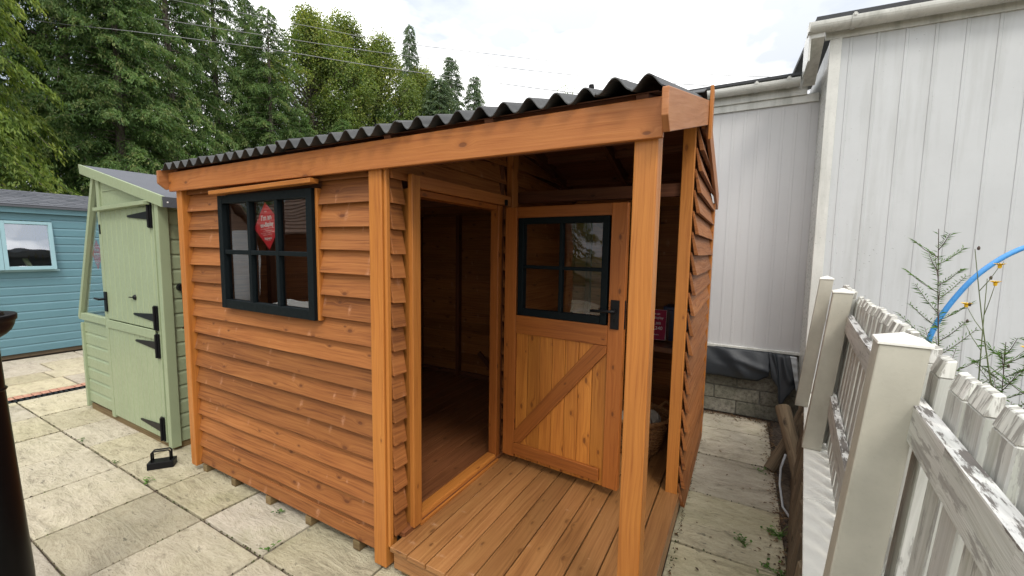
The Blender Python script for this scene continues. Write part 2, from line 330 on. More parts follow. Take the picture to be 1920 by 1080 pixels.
def m_soil(name, c0, c1, sc=20.):
    m, nt, b, o = newmat(name); g = G(nt); p = g.pos(); n = g.noise(p, sc, 6., .7)
    nt.links.new(g.ramp(n, (.35, c0), (.62, c1)), b.inputs['Base Color']); b.inputs['Roughness'].default_value = .95
    nt.links.new(g.bump(n, .8, .02), b.inputs['Normal']); return m
M_soil = m_soil('dark_soil_joint', (.035, .024, .017), (.11, .08, .055), 30)
M_bed = m_soil('bed_soil', (.05, .036, .024), (.12, .09, .055), 12)
M_earth = m_soil('rough_ground', (.05, .06, .03), (.12, .11, .06), 1.5)
def m_block():
    m, nt, b, o = newmat('concrete_block'); g = G(nt); p = g.pos(); n = g.noise(p, 26., 5., .75); n2 = g.noise(p, 3., 3.)
    c = g.ramp(n, (.32, (.09, .085, .07)), (.5, (.23, .215, .175)), (.7, (.34, .32, .26)))
    tone = g.map(g.attr(), 0, 1, .75, 1.1); c = g.mix(1., c, g.comb(tone, tone, tone), 'MULTIPLY')
    c = g.mix(g.m('MULTIPLY', g.map(n2, .45, .65), .4), c, (.07, .075, .045))
    nt.links.new(c, b.inputs['Base Color']); b.inputs['Roughness'].default_value = .95; nt.links.new(g.bump(n, .8, .008), b.inputs['Normal']); return m
M_block = m_block()
M_mortar = m_soil('block_mortar', (.12, .115, .1), (.24, .23, .2), 40)
M_brick = m_soil('pink_brick', (.3, .13, .08), (.46, .25, .17), 18)
def m_wicker():
    m, nt, b, o = newmat('brown_wicker'); g = G(nt); r = g.attr(); n = g.noise(g.pos(), 70., 3.)
    nt.links.new(g.mix(g.m('ADD', g.m('MULTIPLY', r, .6), g.m('MULTIPLY', n, .4)), (.12, .05, .018), (.36, .18, .07)), b.inputs['Base Color']); b.inputs['Roughness'].default_value = .5; return m
M_wick = m_wicker()
M_stone = plain('pale_log_slice', (.32, .28, .23), rough=.8, bump=.4)

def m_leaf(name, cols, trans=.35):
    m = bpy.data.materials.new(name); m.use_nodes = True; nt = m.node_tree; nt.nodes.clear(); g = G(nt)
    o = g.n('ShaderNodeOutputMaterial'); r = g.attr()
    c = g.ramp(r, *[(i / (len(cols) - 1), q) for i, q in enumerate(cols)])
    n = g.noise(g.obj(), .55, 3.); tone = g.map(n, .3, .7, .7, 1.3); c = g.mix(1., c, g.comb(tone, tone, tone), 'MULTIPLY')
    d = g.n('ShaderNodeBsdfPrincipled'); nt.links.new(c, d.inputs['Base Color']); d.inputs['Roughness'].default_value = .55; d.inputs['Specular IOR Level'].default_value = .25
    t = g.n('ShaderNodeBsdfTranslucent'); nt.links.new(g.mix(1., c, (1.15, 1.22, .65), 'MULTIPLY'), t.inputs[0])
    mx = g.n('ShaderNodeMixShader'); mx.inputs[0].default_value = trans
    nt.links.new(d.outputs[0], mx.inputs[1]); nt.links.new(t.outputs[0], mx.inputs[2]); nt.links.new(mx.outputs[0], o.inputs[0]); return m
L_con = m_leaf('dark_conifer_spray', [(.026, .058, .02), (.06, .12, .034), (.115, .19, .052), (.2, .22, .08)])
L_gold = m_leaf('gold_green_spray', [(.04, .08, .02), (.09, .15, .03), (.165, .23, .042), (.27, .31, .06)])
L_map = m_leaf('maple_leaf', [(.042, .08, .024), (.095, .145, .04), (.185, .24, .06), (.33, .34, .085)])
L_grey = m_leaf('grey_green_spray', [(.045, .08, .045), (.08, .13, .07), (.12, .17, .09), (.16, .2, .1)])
L_weed = m_leaf('weed_leaf', [(.04, .1, .02), (.09, .18, .04), (.13, .24, .05)])
M_bark = m_soil('bark', (.06, .048, .038), (.17, .145, .12), 14)
M_stem = plain('weed_stem', (.07, .045, .035), rough=.7)
M_stemg = plain('green_weed_stem', (.12, .15, .06), rough=.7)
M_petal = plain('yellow_petal', (.85, .5, .01), rough=.6)

# ------------------------------------------------------------------ ground and paving
mb = MB(); mb.add([(-300, -300, -.03), (300, -300, -.03), (300, 300, -.03), (-300, 300, -.03)], [(0, 1, 2, 3)])
tag(mb.build('ground', M_earth), kind='structure')
mb = MB(); mb.add([(-6.6, -9, -.02), (4.6, -9, -.02), (4.6, 3.6, -.02), (-6.6, 3.6, -.02)], [(0, 1, 2, 3)])
tag(mb.build('paving_joints', M_soil), kind='structure')
xs = [-3.10, -2.455, -1.815, -1.17, -.53, .115, .757, 1.40, 2.05, 2.70, 3.41, 4.03]
ys = [-8.7, -8.05, -7.4, -6.75, -6.1, -5.45, -4.8, -4.15, -3.5, -2.85, -2.2, -1.55, -.905, -.305, .345, 1.03, 1.68, 2.352, 3.0, 3.46]
mb = MB()
for j in range(len(ys) - 1):
    for i in range(-1, len(xs) - 1):
        x0 = -3.225 if i < 0 else xs[i]; x1 = xs[i + 1]; y0, y1 = ys[j], ys[j + 1]
        gx = .0075; e = lambda: R_.uniform(-.004, .004); zt = R_.uniform(-.003, .003)
        mb.hexa([(x0 + gx, y0 + gx, -.05), (x1 - gx, y0 + gx, -.05), (x1 - gx, y1 - gx, -.05), (x0 + gx, y1 - gx, -.05),
                 (x0 + gx + e(), y0 + gx + e(), zt + e() * .5), (x1 - gx + e(), y0 + gx + e(), zt + e() * .5), (x1 - gx + e(), y1 - gx + e(), zt + e() * .5), (x0 + gx + e(), y1 - gx + e(), zt + e() * .5)], (1, 0, 0))
tag(mb.build('patio', M_slab, bevel=.005), kind='structure')
# flagstones beyond the drain
mb = MB(); x = -3.50
for wd, offs in ((.58, 0), (.5, .37), (.62, .1), (.55, .5)):
    y = -7 + offs; x1 = x - wd
    while y < 7:
        ly = R_.choice([.5, .62, .9, 1.15]); sk = R_.uniform(-.03, .03)
        mb.hexa([(x1 + .008, y + .008, -.05), (x - .008, y + .008, -.05), (x - .008, y + ly - .008, -.05), (x1 + .008, y + ly - .008, -.05),
                 (x1 + .008, y + .008, 0), (x - .008, y + .008 , R_.uniform(-.004, .004)), (x - .008, y + ly - .008, R_.uniform(-.004, .004)), (x1 + .008, y + ly - .008, 0)], (0, 1, 0)); y += ly
    x = x1
tag(mb.build('flagstone_paving', M_flag, bevel=.008), kind='structure')
dr = thing('drain_channel', 'black slotted drain channel running across the paving beside the pink brick strip', 'drain', (-3.24, 0, 0))
mb = MB(); mb.box(-3.335, -3.235, -7, 7, -.06, -.022); mb.box(-3.345, -3.33, -7, 7, -.05, .003); mb.box(-3.245, -3.23, -7, 7, -.05, .003)
mb.build('channel', M_black, dr)
mb = MB(); y = -4.
while y < 3.5:
    mb.box(-3.328, -3.247, y, y + .022, -.02, .001); y += .045
mb.build('grate', M_black, dr)
mb = MB(); y = -7.
while y < 7:
    mb.box(-3.495, -3.35, y, y + .062, -.05, R_.uniform(-.004, .004)); y += .07
tag(mb.build('brick_strip', M_brick, bevel=.004), kind='structure')

# ------------------------------------------------------------------ main shed
SL = .274; RY = 1.33
def zr(y): return 2.30 + SL * (y + .1) if y < RY else 2.30 + SL * (RY + .1) - SL * (y - RY)
shed = thing('garden_shed', 'orange-brown stained wooden shed with open half-glazed door, porch deck and corrugated roof', 'shed', (0, 0, 0))
EXP = .1285
def clad_x(mb, x0, x1, z0, z1, ya, holes=(), sgn=-1, topf=None, axis='x', exp=EXP, tilt=.0):
    """overlapping feather-edge boards. wall outer bottom edge at ya, boards run along axis, sgn = outward direction"""
    k = 0; z = z0
    while z < z1 - .01:
        zb, zt = z, min(z + exp + .018, z1 + .0)
        segs = [(x0, x1)]
        for (hx0, hx1, hz0, hz1) in holes:
            if zb + .02 < hz1 and zb + exp > hz0 + .03:
                ns = []
                for a, b in segs:
                    if hx0 > a and hx1 < b: ns += [(a, hx0), (hx1, b)]
                    elif hx0 <= a < hx1 < b: ns.append((hx1, b))
                    elif a < hx0 < b <= hx1: ns.append((a, hx0))
                    elif hx0 <= a and hx1 >= b: pass
                    else: ns.append((a, b))
                segs = ns
        for a, b in segs:
            if topf:   # cut to the gable
                lo = [q for q in np.linspace(a, b, 41) if topf(q) > zb + .03]
                if not lo: continue
                a, b = lo[0], lo[-1]
            j = R_.uniform(-.0035, .0035); j2 = R_.uniform(-.0035, .0035); j3 = R_.uniform(0, .005)
            o0 = ya + sgn * j3; i0 = ya - sgn * .022; o1 = ya - sgn * (.022 + tilt); i1 = ya - sgn * (.034 + tilt)
            def P(t, n, zz): return (t, n, zz) if axis == 'x' else (n, t, zz)
            n = 1 if b - a < .5 else 3
            ts = [a + (b - a) * q / n for q in range(n + 1)]
            zz = [zb + j + (j2 - j) * q / n + R_.uniform(-.0015, .0015) for q in range(n + 1)]
            za, zc = zt, zt
            if topf: za = min(zt, topf(a)); zc = min(zt, topf(b))
            vs = []
            for q, t in enumerate(ts):
                zz_t = za + (zc - za) * q / n
                vs += [P(t, i0, zz[q] + .003), P(t, o0, zz[q]), P(t, o1, zz_t), P(t, i1, zz_t)]
            fs = []
            for q in range(n):
                b0 = 4 * q; b1 = b0 + 4
                fs += [(b0 + s, b0 + (s + 1) % 4, b1 + (s + 1) % 4, b1 + s) for s in range(4)]
            fs += [(3, 2, 1, 0), (4 * n, 4 * n + 1, 4 * n + 2, 4 * n + 3)]
            flip = (axis == 'x') == (sgn < 0)
            if flip: fs = [f[::-1] for f in fs]
            mb.add(vs, fs, (1, 0, 0) if axis == 'x' else (0, 1, 0))
        z += exp; k += 1
WX0, WX1, WZ0, WZ1 = .556, 1.55, 1.333, 2.095
# front wall left of the porch
mb = MB(); clad_x(mb, .075, 2.012, .075, 2.28, .0, tilt=.013, holes=[(WX0 + .005, WX1 + .02, WZ0 + .02, WZ1 + .01)], sgn=-1)
mb.build('front_wall', M_clad, shed, bevel=.0015, seg=1)
# side walls, back wall
mb = MB(); clad_x(mb, .03, 2.56, .075, 2.8, -.0, sgn=-1, topf=lambda y: zr(y) - .02, axis='y'); mb.build('side_wall', M_clad, shed, bevel=.0015, seg=1)
mb = MB(); clad_x(mb, 1.285, 2.575, .075, 2.8, 3.457, sgn=1, topf=lambda y: zr(y) - .03, axis='y', tilt=.014); mb.build('side_wall', M_clad, shed, bevel=.0015, seg=1)
mb = MB(); clad_x(mb, .02, 3.42, .075, 2.2, 2.62, sgn=1); mb.box(.02, 3.42, 2.565, 2.586, 2.19, 2.335); mb.build('back_wall', M_clad, shed)
# door wall (faces the porch)
DY0, DY1, DZ0, DZ1 = .172, 1.03, .2, 2.065
mb = MB(); clad_x(mb, .010, 1.17, .19, 2.7, 2.137, holes=[(DY0 - .07, 1.14, 0, 2.12)], sgn=1, topf=lambda y: zr(y) - .05, axis='y', tilt=.008)
clad_x(mb, 1.265, 2.56, .19, 2.7, 2.165, sgn=1, topf=lambda y: zr(y) - .05, axis='y')
mb.build('door_wall', M_clad, shed, bevel=.0015, seg=1)
# corner posts and trims
def part_box(name, mat, dims, parent=shed, bevel=.004):
    b = MB(); b.box(*dims); return b.build(name, mat, parent, bevel=bevel)
part_box('corner_post', M_trim, (0, .075, -.032, .03, .045, 2.2))
mb = MB(); mb.box(2.012, 2.102, -.032, .055, .02, 2.2); mb.box(2.1045, 2.124, -.020, .006, .14, 2.2)
mb.build('corner_post', M_trim, shed, bevel=.004)
part_box('corner_post', M_trim, (3.338, 3.412, 1.262, 1.30, .165, zr(1.3) - .04))
part_box('corner_post', M_trim, (3.418, 3.458, 2.577, 2.64, .03, 2.2))
part_box('porch_post', M_trim, (3.347, 3.43, -.032, .055, .0, 2.2), bevel=.005)
part_box('upright', M_fasc, (2.135, 2.185, 1.172, 1.262, .17, zr(1.2) - .06))
# wall studs and inside lining
mb = MB()
for x in (.05, .66, 1.27, 1.9): mb.box(x, x + .045, 2.52, 2.585, .2, 2.16)
for x in (2.3, 2.95): mb.box(x, x + .045, 2.52, 2.585, .2, 2.16)
for y in (.6, 1.25, 1.9): mb.box(.033, .09, y, y + .045, .2, zr(y) - .08)
for y in (.6, 1.5, 2.2): mb.box(2.075, 2.13, y if y > 1.1 else 1.1, (y if y > 1.1 else 1.1) + .045, .2, zr(y) - .08)
for y in (1.9, 2.5): mb.box(3.36, 3.414, y, y + .045, .2, zr(y) - .08)
mb.box(.035, 2.0, .035, .08, .2, .25); mb.box(.05, 2.13, 2.54, 2.586, .205, .25); mb.box(2.2, 3.4, 2.535, 2.588, .175, .22)
mb.box(.035, .5, .035, .08, 1.28, 1.325); mb.box(WX0, WX1, .035, .08, 1.28, 1.325); mb.box(.035, 2.08, .035, .08, 2.098, 2.3); mb.box(2.09, 3.34, -.03, .04, 2.165, 2.29)
mb.bar((.98, 2.56, .52), (1.27, 2.56, .25), .03, .05); mb.bar((2.35, 2.54, 2.1), (2.95, 2.54, 1.6), .04, .05)
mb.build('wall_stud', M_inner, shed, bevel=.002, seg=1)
# floor, deck, bearers
mb = MB(); x = .04
while x < 2.14: x1 = min(x + .118, 2.16); mb.box(x + .0008, x1 - .0008, .05, 2.57, .165, .195 + R_.uniform(-.0006, .0006)); x = x1
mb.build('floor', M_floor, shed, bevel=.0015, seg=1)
edges = [2.141, 2.266, 2.39, 2.515, 2.645, 2.77, 2.905, 3.025, 3.165, 3.298, 3.428]
mb = MB()
for a, b in zip(edges, edges[1:]):
    y1 = 1.26 if a > 3.29 else 2.535
    mb.box(a + .0035, b - .0035, -.045 + R_.uniform(-.004, .004), 2.535 if a < 3.29 else 2.535, .142, .169 + R_.uniform(-.0015, .0015))
mb.build('deck', M_deck, shed, bevel=.003)
part_box('deck_edge', M_deck, (2.157, 3.43, -.03, -.004, .045, .1405))
part_box('deck_edge', M_deck, (3.398, 3.424, -.002, 2.53, .045, .1405))
part_box('base_board', M_clad, (.06, 2.02, .012, .035, .06, .16))
for x in (.10, .50, .93, 1.36, 1.80, 2.18, 2.6, 3.3):
    part_box('bearer', M_bearer, (x, x + .055, .0 if x < 2.1 else .0, 2.58, .0, .044 if x > 2.1 else .058), bevel=.004)
# fascia, barge boards, ridge piece
part_box('fascia_board', M_fasc, (-.048, 3.447, -.056, -.034, 2.152, 2.288), bevel=.003)
part_box('rear_fascia', M_fasc, (-.048, 3.447, 2.66, 2.682, 2.03, 2.16), bevel=.003)
def barge(x0, x1, ya, yb, dz, ca=0.):
    b = MB(); za, zb_ = zr(ya) + .0, zr(yb) + .0
    c0 = ya + (ca if ya < yb else -ca)
    b.prism([(x0, ya, za), (x0, yb, zb_), (x0, yb, zb_ - dz), (x0, c0, zr(c0) - dz), (x0, ya, za - dz * .62 if ca else za - dz)], (0, 0, 0), (x1 - x0, 0, 0), (0, .96, .27 if ya < RY else -.27))
    return b.build('bargeboard', M_barge, shed, bevel=.003)
barge(3.449, 3.472, -.118, RY - .02, .145, .05); barge(3.449, 3.472, 2.80, RY + .02, .145, .05)
barge(-.073, -.05, -.118, RY - .002, .145, .05); barge(-.073, -.05, 2.80, RY + .002, .145, .05)
mb = MB(); zt = zr(RY)
mb.prism([(3.474, RY - .045, zt + .075), (3.474, RY + .035, zt + .06), (3.474, RY + .05, zt - .2), (3.474, RY - .035, zt - .24)], (0, 0, 0), (.02, 0, 0), (0, 0, 1)); mb.build('ridge_finial', M_trim, shed, bevel=.003)
# corrugated roof sheets, one slope each
def roof_slope(ya, yb, name='roof_sheet'):
    b = MB(); P = .1125; A = .0235; n = 14; th = .0045; x0, x1 = -.045, 3.447; nx = int((x1 - x0) / P * n)
    ph = 3.401
    vs = []; fs = []
    rows = [ya, ya + (yb - ya) * .5, yb]
    for yy in rows:
        for i in range(nx + 1):
            x = x0 + (x1 - x0) * i / nx; c = math.cos(2 * math.pi * (x - ph) / P); h = A * c + .0235
            sh = int((x + .5) / .93); lap = .007 * (1 if (x + .5) % .93 < .13 else 0) + .002 * math.sin(sh * 5.)
            ye = yy + (.012 * math.sin(sh * 2.7) + .003 * math.sin(x * 4.) if yy == ya and ya < 0 else 0.); vs.append((x, ye, zr(yy) + h + lap)); vs.append((x, ye, zr(yy) + h + lap - th))
    w_ = (nx + 1) * 2
    for r in range(2):
        for i in range(nx):
            a = r * w_ + i * 2; c = a + w_
            fs.append((a, a + 2, c + 2, c)); fs.append((a + 1, c + 1, c + 3, a + 3))
    for i in range(nx):
        a = i * 2; fs.append((a, a + 1, a + 3, a + 2)); a += 2 * w_; fs.append((a, a + 2, a + 3, a + 1))
    if ya > yb: fs = [f[::-1] for f in fs]
    b.add(vs, fs, (0, 1, 0)); return b.build(name, M_ond, shed, smooth=False)
s1 = roof_slope(-.10, RY - .01); s2 = roof_slope(2.76, RY + .01)
mb = MB(); mb.prism([(0, RY - .14, zr(RY - .14) + .052), (0, RY, zr(RY) + .075), (0, RY + .14, zr(RY + .14) + .052), (0, RY + .14, zr(RY + .14) + .046), (0, RY, zr(RY) + .068), (0, RY - .14, zr(RY - .14) + .046)], (-.05, 0, 0), (3.45, 0, 0)); mb.build('ridge_cap', M_ond, shed)
for x in (3.175, 2.05, .93):
    mb = MB(); mb.tube([(x, -.01, zr(0) + .043), (x, -.012, zr(0) + .056)], [.011, .009], 12); mb.build('roof_fixing', M_black, shed)
for ya, yb in ((-.03, RY - .03), (2.66, RY + .03)):
    for x in (.02, 2.155, 2.74, 3.37):
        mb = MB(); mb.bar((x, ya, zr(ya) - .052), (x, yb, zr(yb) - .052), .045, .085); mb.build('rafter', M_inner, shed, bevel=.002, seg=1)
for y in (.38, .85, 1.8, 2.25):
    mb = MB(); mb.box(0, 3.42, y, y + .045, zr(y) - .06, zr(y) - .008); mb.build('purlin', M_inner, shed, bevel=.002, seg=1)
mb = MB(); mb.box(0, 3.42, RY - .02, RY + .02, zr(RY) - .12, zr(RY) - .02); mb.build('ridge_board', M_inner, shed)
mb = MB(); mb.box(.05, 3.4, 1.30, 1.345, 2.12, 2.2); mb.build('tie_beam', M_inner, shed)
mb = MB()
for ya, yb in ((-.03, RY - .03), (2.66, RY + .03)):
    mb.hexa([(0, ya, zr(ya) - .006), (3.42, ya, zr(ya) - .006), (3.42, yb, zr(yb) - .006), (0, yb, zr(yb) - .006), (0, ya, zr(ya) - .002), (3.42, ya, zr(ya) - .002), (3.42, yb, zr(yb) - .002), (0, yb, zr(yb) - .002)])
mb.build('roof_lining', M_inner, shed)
# front window
def window(parent, x0, x1, z0, z1, yf, cols, rows, mat, gmat, bw=.05, mw=.026, dep=.045, T=None, name='window'):
    """frame in the plane y=yf (outer face), optional transform T"""
    T = T or (lambda p: p)
    def bx(b, a0, a1, c0, c1, d0, d1):
        b.hexa([T(q) for q in [(a0, c0, d0), (a1, c0, d0), (a1, c1, d0), (a0, c1, d0), (a0, c0, d1), (a1, c0, d1), (a1, c1, d1), (a0, c1, d1)]])
    b = MB(); bx(b, x0, x0 + bw, yf, yf + dep, z0, z1); bx(b, x1 - bw, x1, yf, yf + dep, z0, z1)
    bx(b, x0 + bw, x1 - bw, yf + .0015, yf + dep, z1 - bw, z1); bx(b, x0 + bw, x1 - bw, yf + .0015, yf + dep, z0, z0 + bw * 1.15)
    w_ = b.build(name, mat, parent, bevel=.003)
    b = MB(); ix0, ix1, iz0, iz1 = x0 + bw, x1 - bw, z0 + bw * 1.15, z1 - bw
    for i in range(1, cols): c = ix0 + (ix1 - ix0) * i / cols; bx(b, c - mw / 2, c + mw / 2, yf + .006, yf + dep - .004, iz0 - .002, iz1 + .002)
    for i in range(1, rows): c = iz0 + (iz1 - iz0) * i / rows; bx(b, ix0 - .002, ix1 + .002, yf + .008, yf + dep - .006, c - mw / 2, c + mw / 2)
    b.build('glazing_bar', mat, w_, bevel=.004)
    for i in range(cols):
        for j in range(rows):
            a0 = ix0 + (ix1 - ix0) * i / cols; a1 = ix0 + (ix1 - ix0) * (i + 1) / cols; c0 = iz0 + (iz1 - iz0) * j / rows; c1 = iz0 + (iz1 - iz0) * (j + 1) / rows
            b = MB(); yy = yf + dep * .6; t1 = R_.uniform(-.0012, .0012); t2 = R_.uniform(-.0012, .0012)
            b.add([T(q) for q in [(a0, yy + t1, c0), (a1, yy - t1, c0), (a1, yy - t1 + t2, c1), (a0, yy + t1 + t2, c1)]], [(0, 1, 2, 3)]); b.build('pane', gmat, w_)
    return w_
win = window(shed, WX0, WX1, WZ0, WZ1, -.03, 3, 2, M_teal, M_glass, bw=.052, mw=.029, dep=.05)
mb = MB(); mb.box(WX1 + .002, WX1 + .022, -.008, .03, WZ0 - .0, WZ1); mb.build('window_lining', M_trim, shed, bevel=.002)
mb = MB(); mb.bar((.535, -.045, 2.112), (1.605, -.045, 2.128), .055, .026); mb.build('window_drip_bar', M_trim, shed, bevel=.003)
# door frame
part_box('architrave', M_trim, (2.143, 2.176, .112, .176, .19, 2.15))
mb = MB(); mb.prism([(2.143, .172, 2.083), (2.143, 1.168, 2.083), (2.143, 1.168, 2.152), (2.143, .113, 2.152)], (0, 0, 0), (.032, 0, 0), (0, 1, 0)); mb.build('architrave', M_fasc, shed, bevel=.003)
part_box('door_jamb', M_doorf, (2.085, 2.152, 1.032, 1.09, .17, 2.08))
part_box('door_jamb', M_trim, (2.06, 2.141, .13, .171, .19, 2.08))
part_box('door_jamb', M_doorf, (2.06, 2.141, .171, 1.031, 2.045, 2.082))
part_box('threshold', M_trim, (2.075, 2.158, .172, 1.031, .17, .222), bevel=.012)
part_box('threshold', M_trim, (2.159, 2.174, .172, 1.04, .17, .186), bevel=.002)
# open door: local s along leaf from hinge, d behind the face, z
c_, s_ = math.cos(rad(4.3)), math.sin(rad(4.3)); HX, HY = 2.197, 1.054
def TD(p): return (HX + p[0] * c_ + p[1] * s_, HY - p[0] * s_ + p[1] * c_, p[2])
def dbox(b, s0, s1, d0, d1, z0, z1, r=None):
    b.hexa([TD(q) for q in [(s0, d0, z0), (s1, d0, z0), (s1, d1, z0), (s0, d1, z0), (s0, d0, z1), (s1, d0, z1), (s1, d1, z1), (s0, d1, z1)]], r=r)
DB, DT = .232, 2.06
dl = MB(); dbox(dl, 0, .10, 0, .044, DB, DT); dbox(dl, .79, .89, 0, .044, DB, DT)
dbox(dl, .101, .789, .0015, .044, 1.985, DT); dbox(dl, .101, .789, .0005, .04, 1.165, 1.296)
door = dl.build('door', M_doorf, shed, bevel=.003)
b = MB()
for i in range(7):
    s0 = .101 + i * .0983; dbox(b, s0 + .0012, s0 + .0971, .014, .03, DB - .005, 1.165)
b.build('door_boards', M_tongue, door, bevel=.0025)
b = MB(); dbox(b, .101, .765, -.012, .0135, .262, .345); b.build('bottom_rail', M_doorf, door, bevel=.003)
b = MB(); P0, P1 = [(.102, -.01, .348), (.102, -.01, .43), (.778, -.01, 1.164), (.778, -.01, 1.163)], None
b.prism([TD(q) for q in [(.102, -.004, .347), (.102, -.004, .435), (.70, -.004, 1.163), (.788, -.004, 1.163), (.788, -.004, 1.12), (.15, -.004, .347)]], (0, 0, 0), Vector(TD((0, .0175, 0))) - Vector(TD((0, 0, 0))), (.65 * c_, 0, .76)); b.build('brace', M_doorf, door, bevel=.003)
window(door, .115, .778, 1.299, 1.984, -.006, 2, 2, M_teal, M_glassd, bw=.042, mw=.024, dep=.05, T=TD)
b = MB(); dbox(b, .806, .862, -.010, 0, 1.278, 1.462); hd = b.build('handle', M_black, door, bevel=.004)
b = MB(); b.tube([TD((.834, -.008, 1.392)), TD((.834, -.05, 1.392))], .010, 14); b.tube([TD((.846, -.05, 1.392)), TD((.80, -.052, 1.393)), TD((.70, -.05, 1.388)), TD((.69, -.044, 1.386))], [.010, .011, .009, .007], 12); b.build('lever', M_black, hd, smooth=True)
b = MB(); dbox(b, .831, .837, -.0115, -.010, 1.318, 1.338); b.tube([TD((.834, -.0118, 1.34)), TD((.834, -.010, 1.34))], .006, 10); b.build('keyhole', M_gloss, hd)
b = MB(); dbox(b, .8895, .8912, .010, .034, 1.28, 1.46); dbox(b, .891, .893, .014, .03, 1.385, 1.40); b.build('lock_plate', M_black, door)
b = MB(); b.box(2.172, 2.196, 1.075, 1.09, 2.08, 2.12); b.build('hinge', M_black, door, bevel=.003)
# shelf in the porch store
mb = MB()
for y in (2.02, 2.16, 2.30, 2.44): mb.box(2.2, 3.41, y, y + .125, .955, .975)
mb.box(2.2, 3.41, 2.0, 2.018, .935, .978); mb.build('shelf', M_floor, shed, bevel=.002)

# ------------------------------------------------------------------ signs (text as mesh)
def text_mesh(parent, body, size, T, mat, name='lettering', bold=0., sx=1.):
    cu = bpy.data.curves.new('tx', 'FONT'); cu.body = body; cu.size = size; cu.align_x = 'CENTER'; cu.align_y = 'CENTER'; cu.resolution_u = 3; cu.offset = bold
    o = bpy.data.objects.new('tx', cu); COL.objects.link(o); dg = bpy.context.evaluated_depsgraph_get(); dg.update()
    me0 = bpy.data.meshes.new_from_object(o.evaluated_get(dg)); vs = [T(v.co.x * sx, v.co.y) for v in me0.vertices]; fs = [tuple(p.vertices) for p in me0.polygons]
    bpy.data.objects.remove(o); bpy.data.curves.remove(cu)
    b = MB(); b.add(vs, fs); return b.build(name, mat, parent)
def diamond_sign(label, cx, y, cz, hw, hh, th=0.):
    t = thing('display_sign', label, 'sign', (cx, y, cz - hh))
    b = MB(); b.prism([(cx, y, cz + hh), (cx - hw, y, cz), (cx, y, cz - hh), (cx + hw, y, cz)], (0, 0, 0), (0, .003, 0)); b.build('card', M_red, t)
    Tm = lambda ox, oz: (lambda a, c: (cx + ox + a, y - .0015, cz + oz + c))
    k = hh / .2
    text_mesh(t, "I'm an", .062 * k, Tm(0, .07 * k), M_ink, bold=.0012)
    text_mesh(t, "ex-display", .054 * k, Tm(0, .012 * k), M_ink, bold=.0012, sx=.86)
    b = MB(); b.box(cx - .1 * k, cx + .1 * k, y - .0015, y - .0005, cz - .023 * k, cz - .021 * k); b.build('rule', M_ink, t)
    for i, s in enumerate(("This building was used", "Please speak to a member of the", "Building Sales Advisor")):
        text_mesh(t, s, .0145 * k, Tm(0, -.04 * k - i * .016 * k), M_ink)
    text_mesh(t, "Malvern", .032 * k, Tm(0, -.105 * k), M_ink, bold=.0008)
    b = MB(); b.box(cx - .028 * k, cx + .035 * k, y - .0015, y - .0005, cz - .124 * k, cz - .1225 * k); b.build('rule', M_ink, t)
    b = MB(); b.tube([(cx - .02 * k, y - .001, cz + .12 * k), (cx - .006 * k, y - .001, cz + .125 * k), (cx + .004 * k, y - .001, cz + .119 * k), (cx + .018 * k, y - .001, cz + .125 * k)], [.001, .004 * k, .002, .001], 6); b.build('flourish', M_ink, t)
    if th:
        for ch in t.children:
            for v_ in ch.data.vertices:
                a_, c2_ = v_.co.x - cx, v_.co.z - cz; v_.co.x = cx + a_ * math.cos(th) - c2_ * math.sin(th); v_.co.z = cz + a_ * math.sin(th) + c2_ * math.cos(th)
    return t
diamond_sign("red diamond sign with white lettering hanging inside the brown shed's front window", 1.052, .012, 1.889, .145, .15, rad(6))
ps = thing('price_sign', 'maroon price sign with white border in a clear holder on the porch shelf', 'sign', (3.07, 2.19, .98))
psx0, psx1, psz0, psz1 = 2.985, 3.155, 1.0, 1.262
def TP(a, c): return (3.07 + a * .98 , 2.188 + a * .12 + c * .10 , 1.131 + c)
def pquad(b, a0, a1, c0, c1, off=0., th=.0):
    q = [TP(a0, c0), TP(a1, c0), TP(a1, c1), TP(a0, c1)]; b.prism([(p[0], p[1] - off, p[2]) for p in q], (0, 0, 0), (0, th or .0005, 0))
b = MB(); pquad(b, -.085, .085, -.131, .131, 0, .002); b.build('card', M_maroon, ps)
b = MB(); pquad(b, -.085, .085, -.131, -.129, .001); pquad(b, -.085, .085, .129, .131, .001); pquad(b, -.085, -.083, -.131, .131, .001); pquad(b, .083, .085, -.131, .131, .001); b.build('border', M_ink, ps)
for s, z, sz in (("I'm an", .095, .026), ("ex-display", .06, .03), ("£5,300", .012, .03), ("£4,240", -.03, .042), ("Malvern", -.085, .018)):
    text_mesh(ps, s, sz, (lambda zz: (lambda a, c: (TP(a, c + zz)[0], TP(a, c + zz)[1] - .0015, TP(a, c + zz)[2])))(z), M_ink)
b = MB(); b.prism([TP(.087, -.15), TP(.11, -.15), TP(.11, .14), TP(.087, .14)], (0, .012, 0), (0, .015, 0)); b.build('holder', M_clear, ps)
t = thing('storage_box', 'dark blue lidded plastic box at the back of the porch shelf', 'box', (3.22, 2.38, .976))
b = MB(); b.hexa([(3.14, 2.30, .976), (3.36, 2.30, .976), (3.36, 2.5, .976), (3.14, 2.5, .976), (3.12, 2.28, 1.25), (3.38, 2.28, 1.25), (3.38, 2.52, 1.25), (3.12, 2.52, 1.25)]); b.build('tub', M_navy, t, bevel=.01)
b = MB(); b.box(3.112, 3.388, 2.272, 2.528, 1.2505, 1.285); b.build('lid', M_navy, t, bevel=.008)
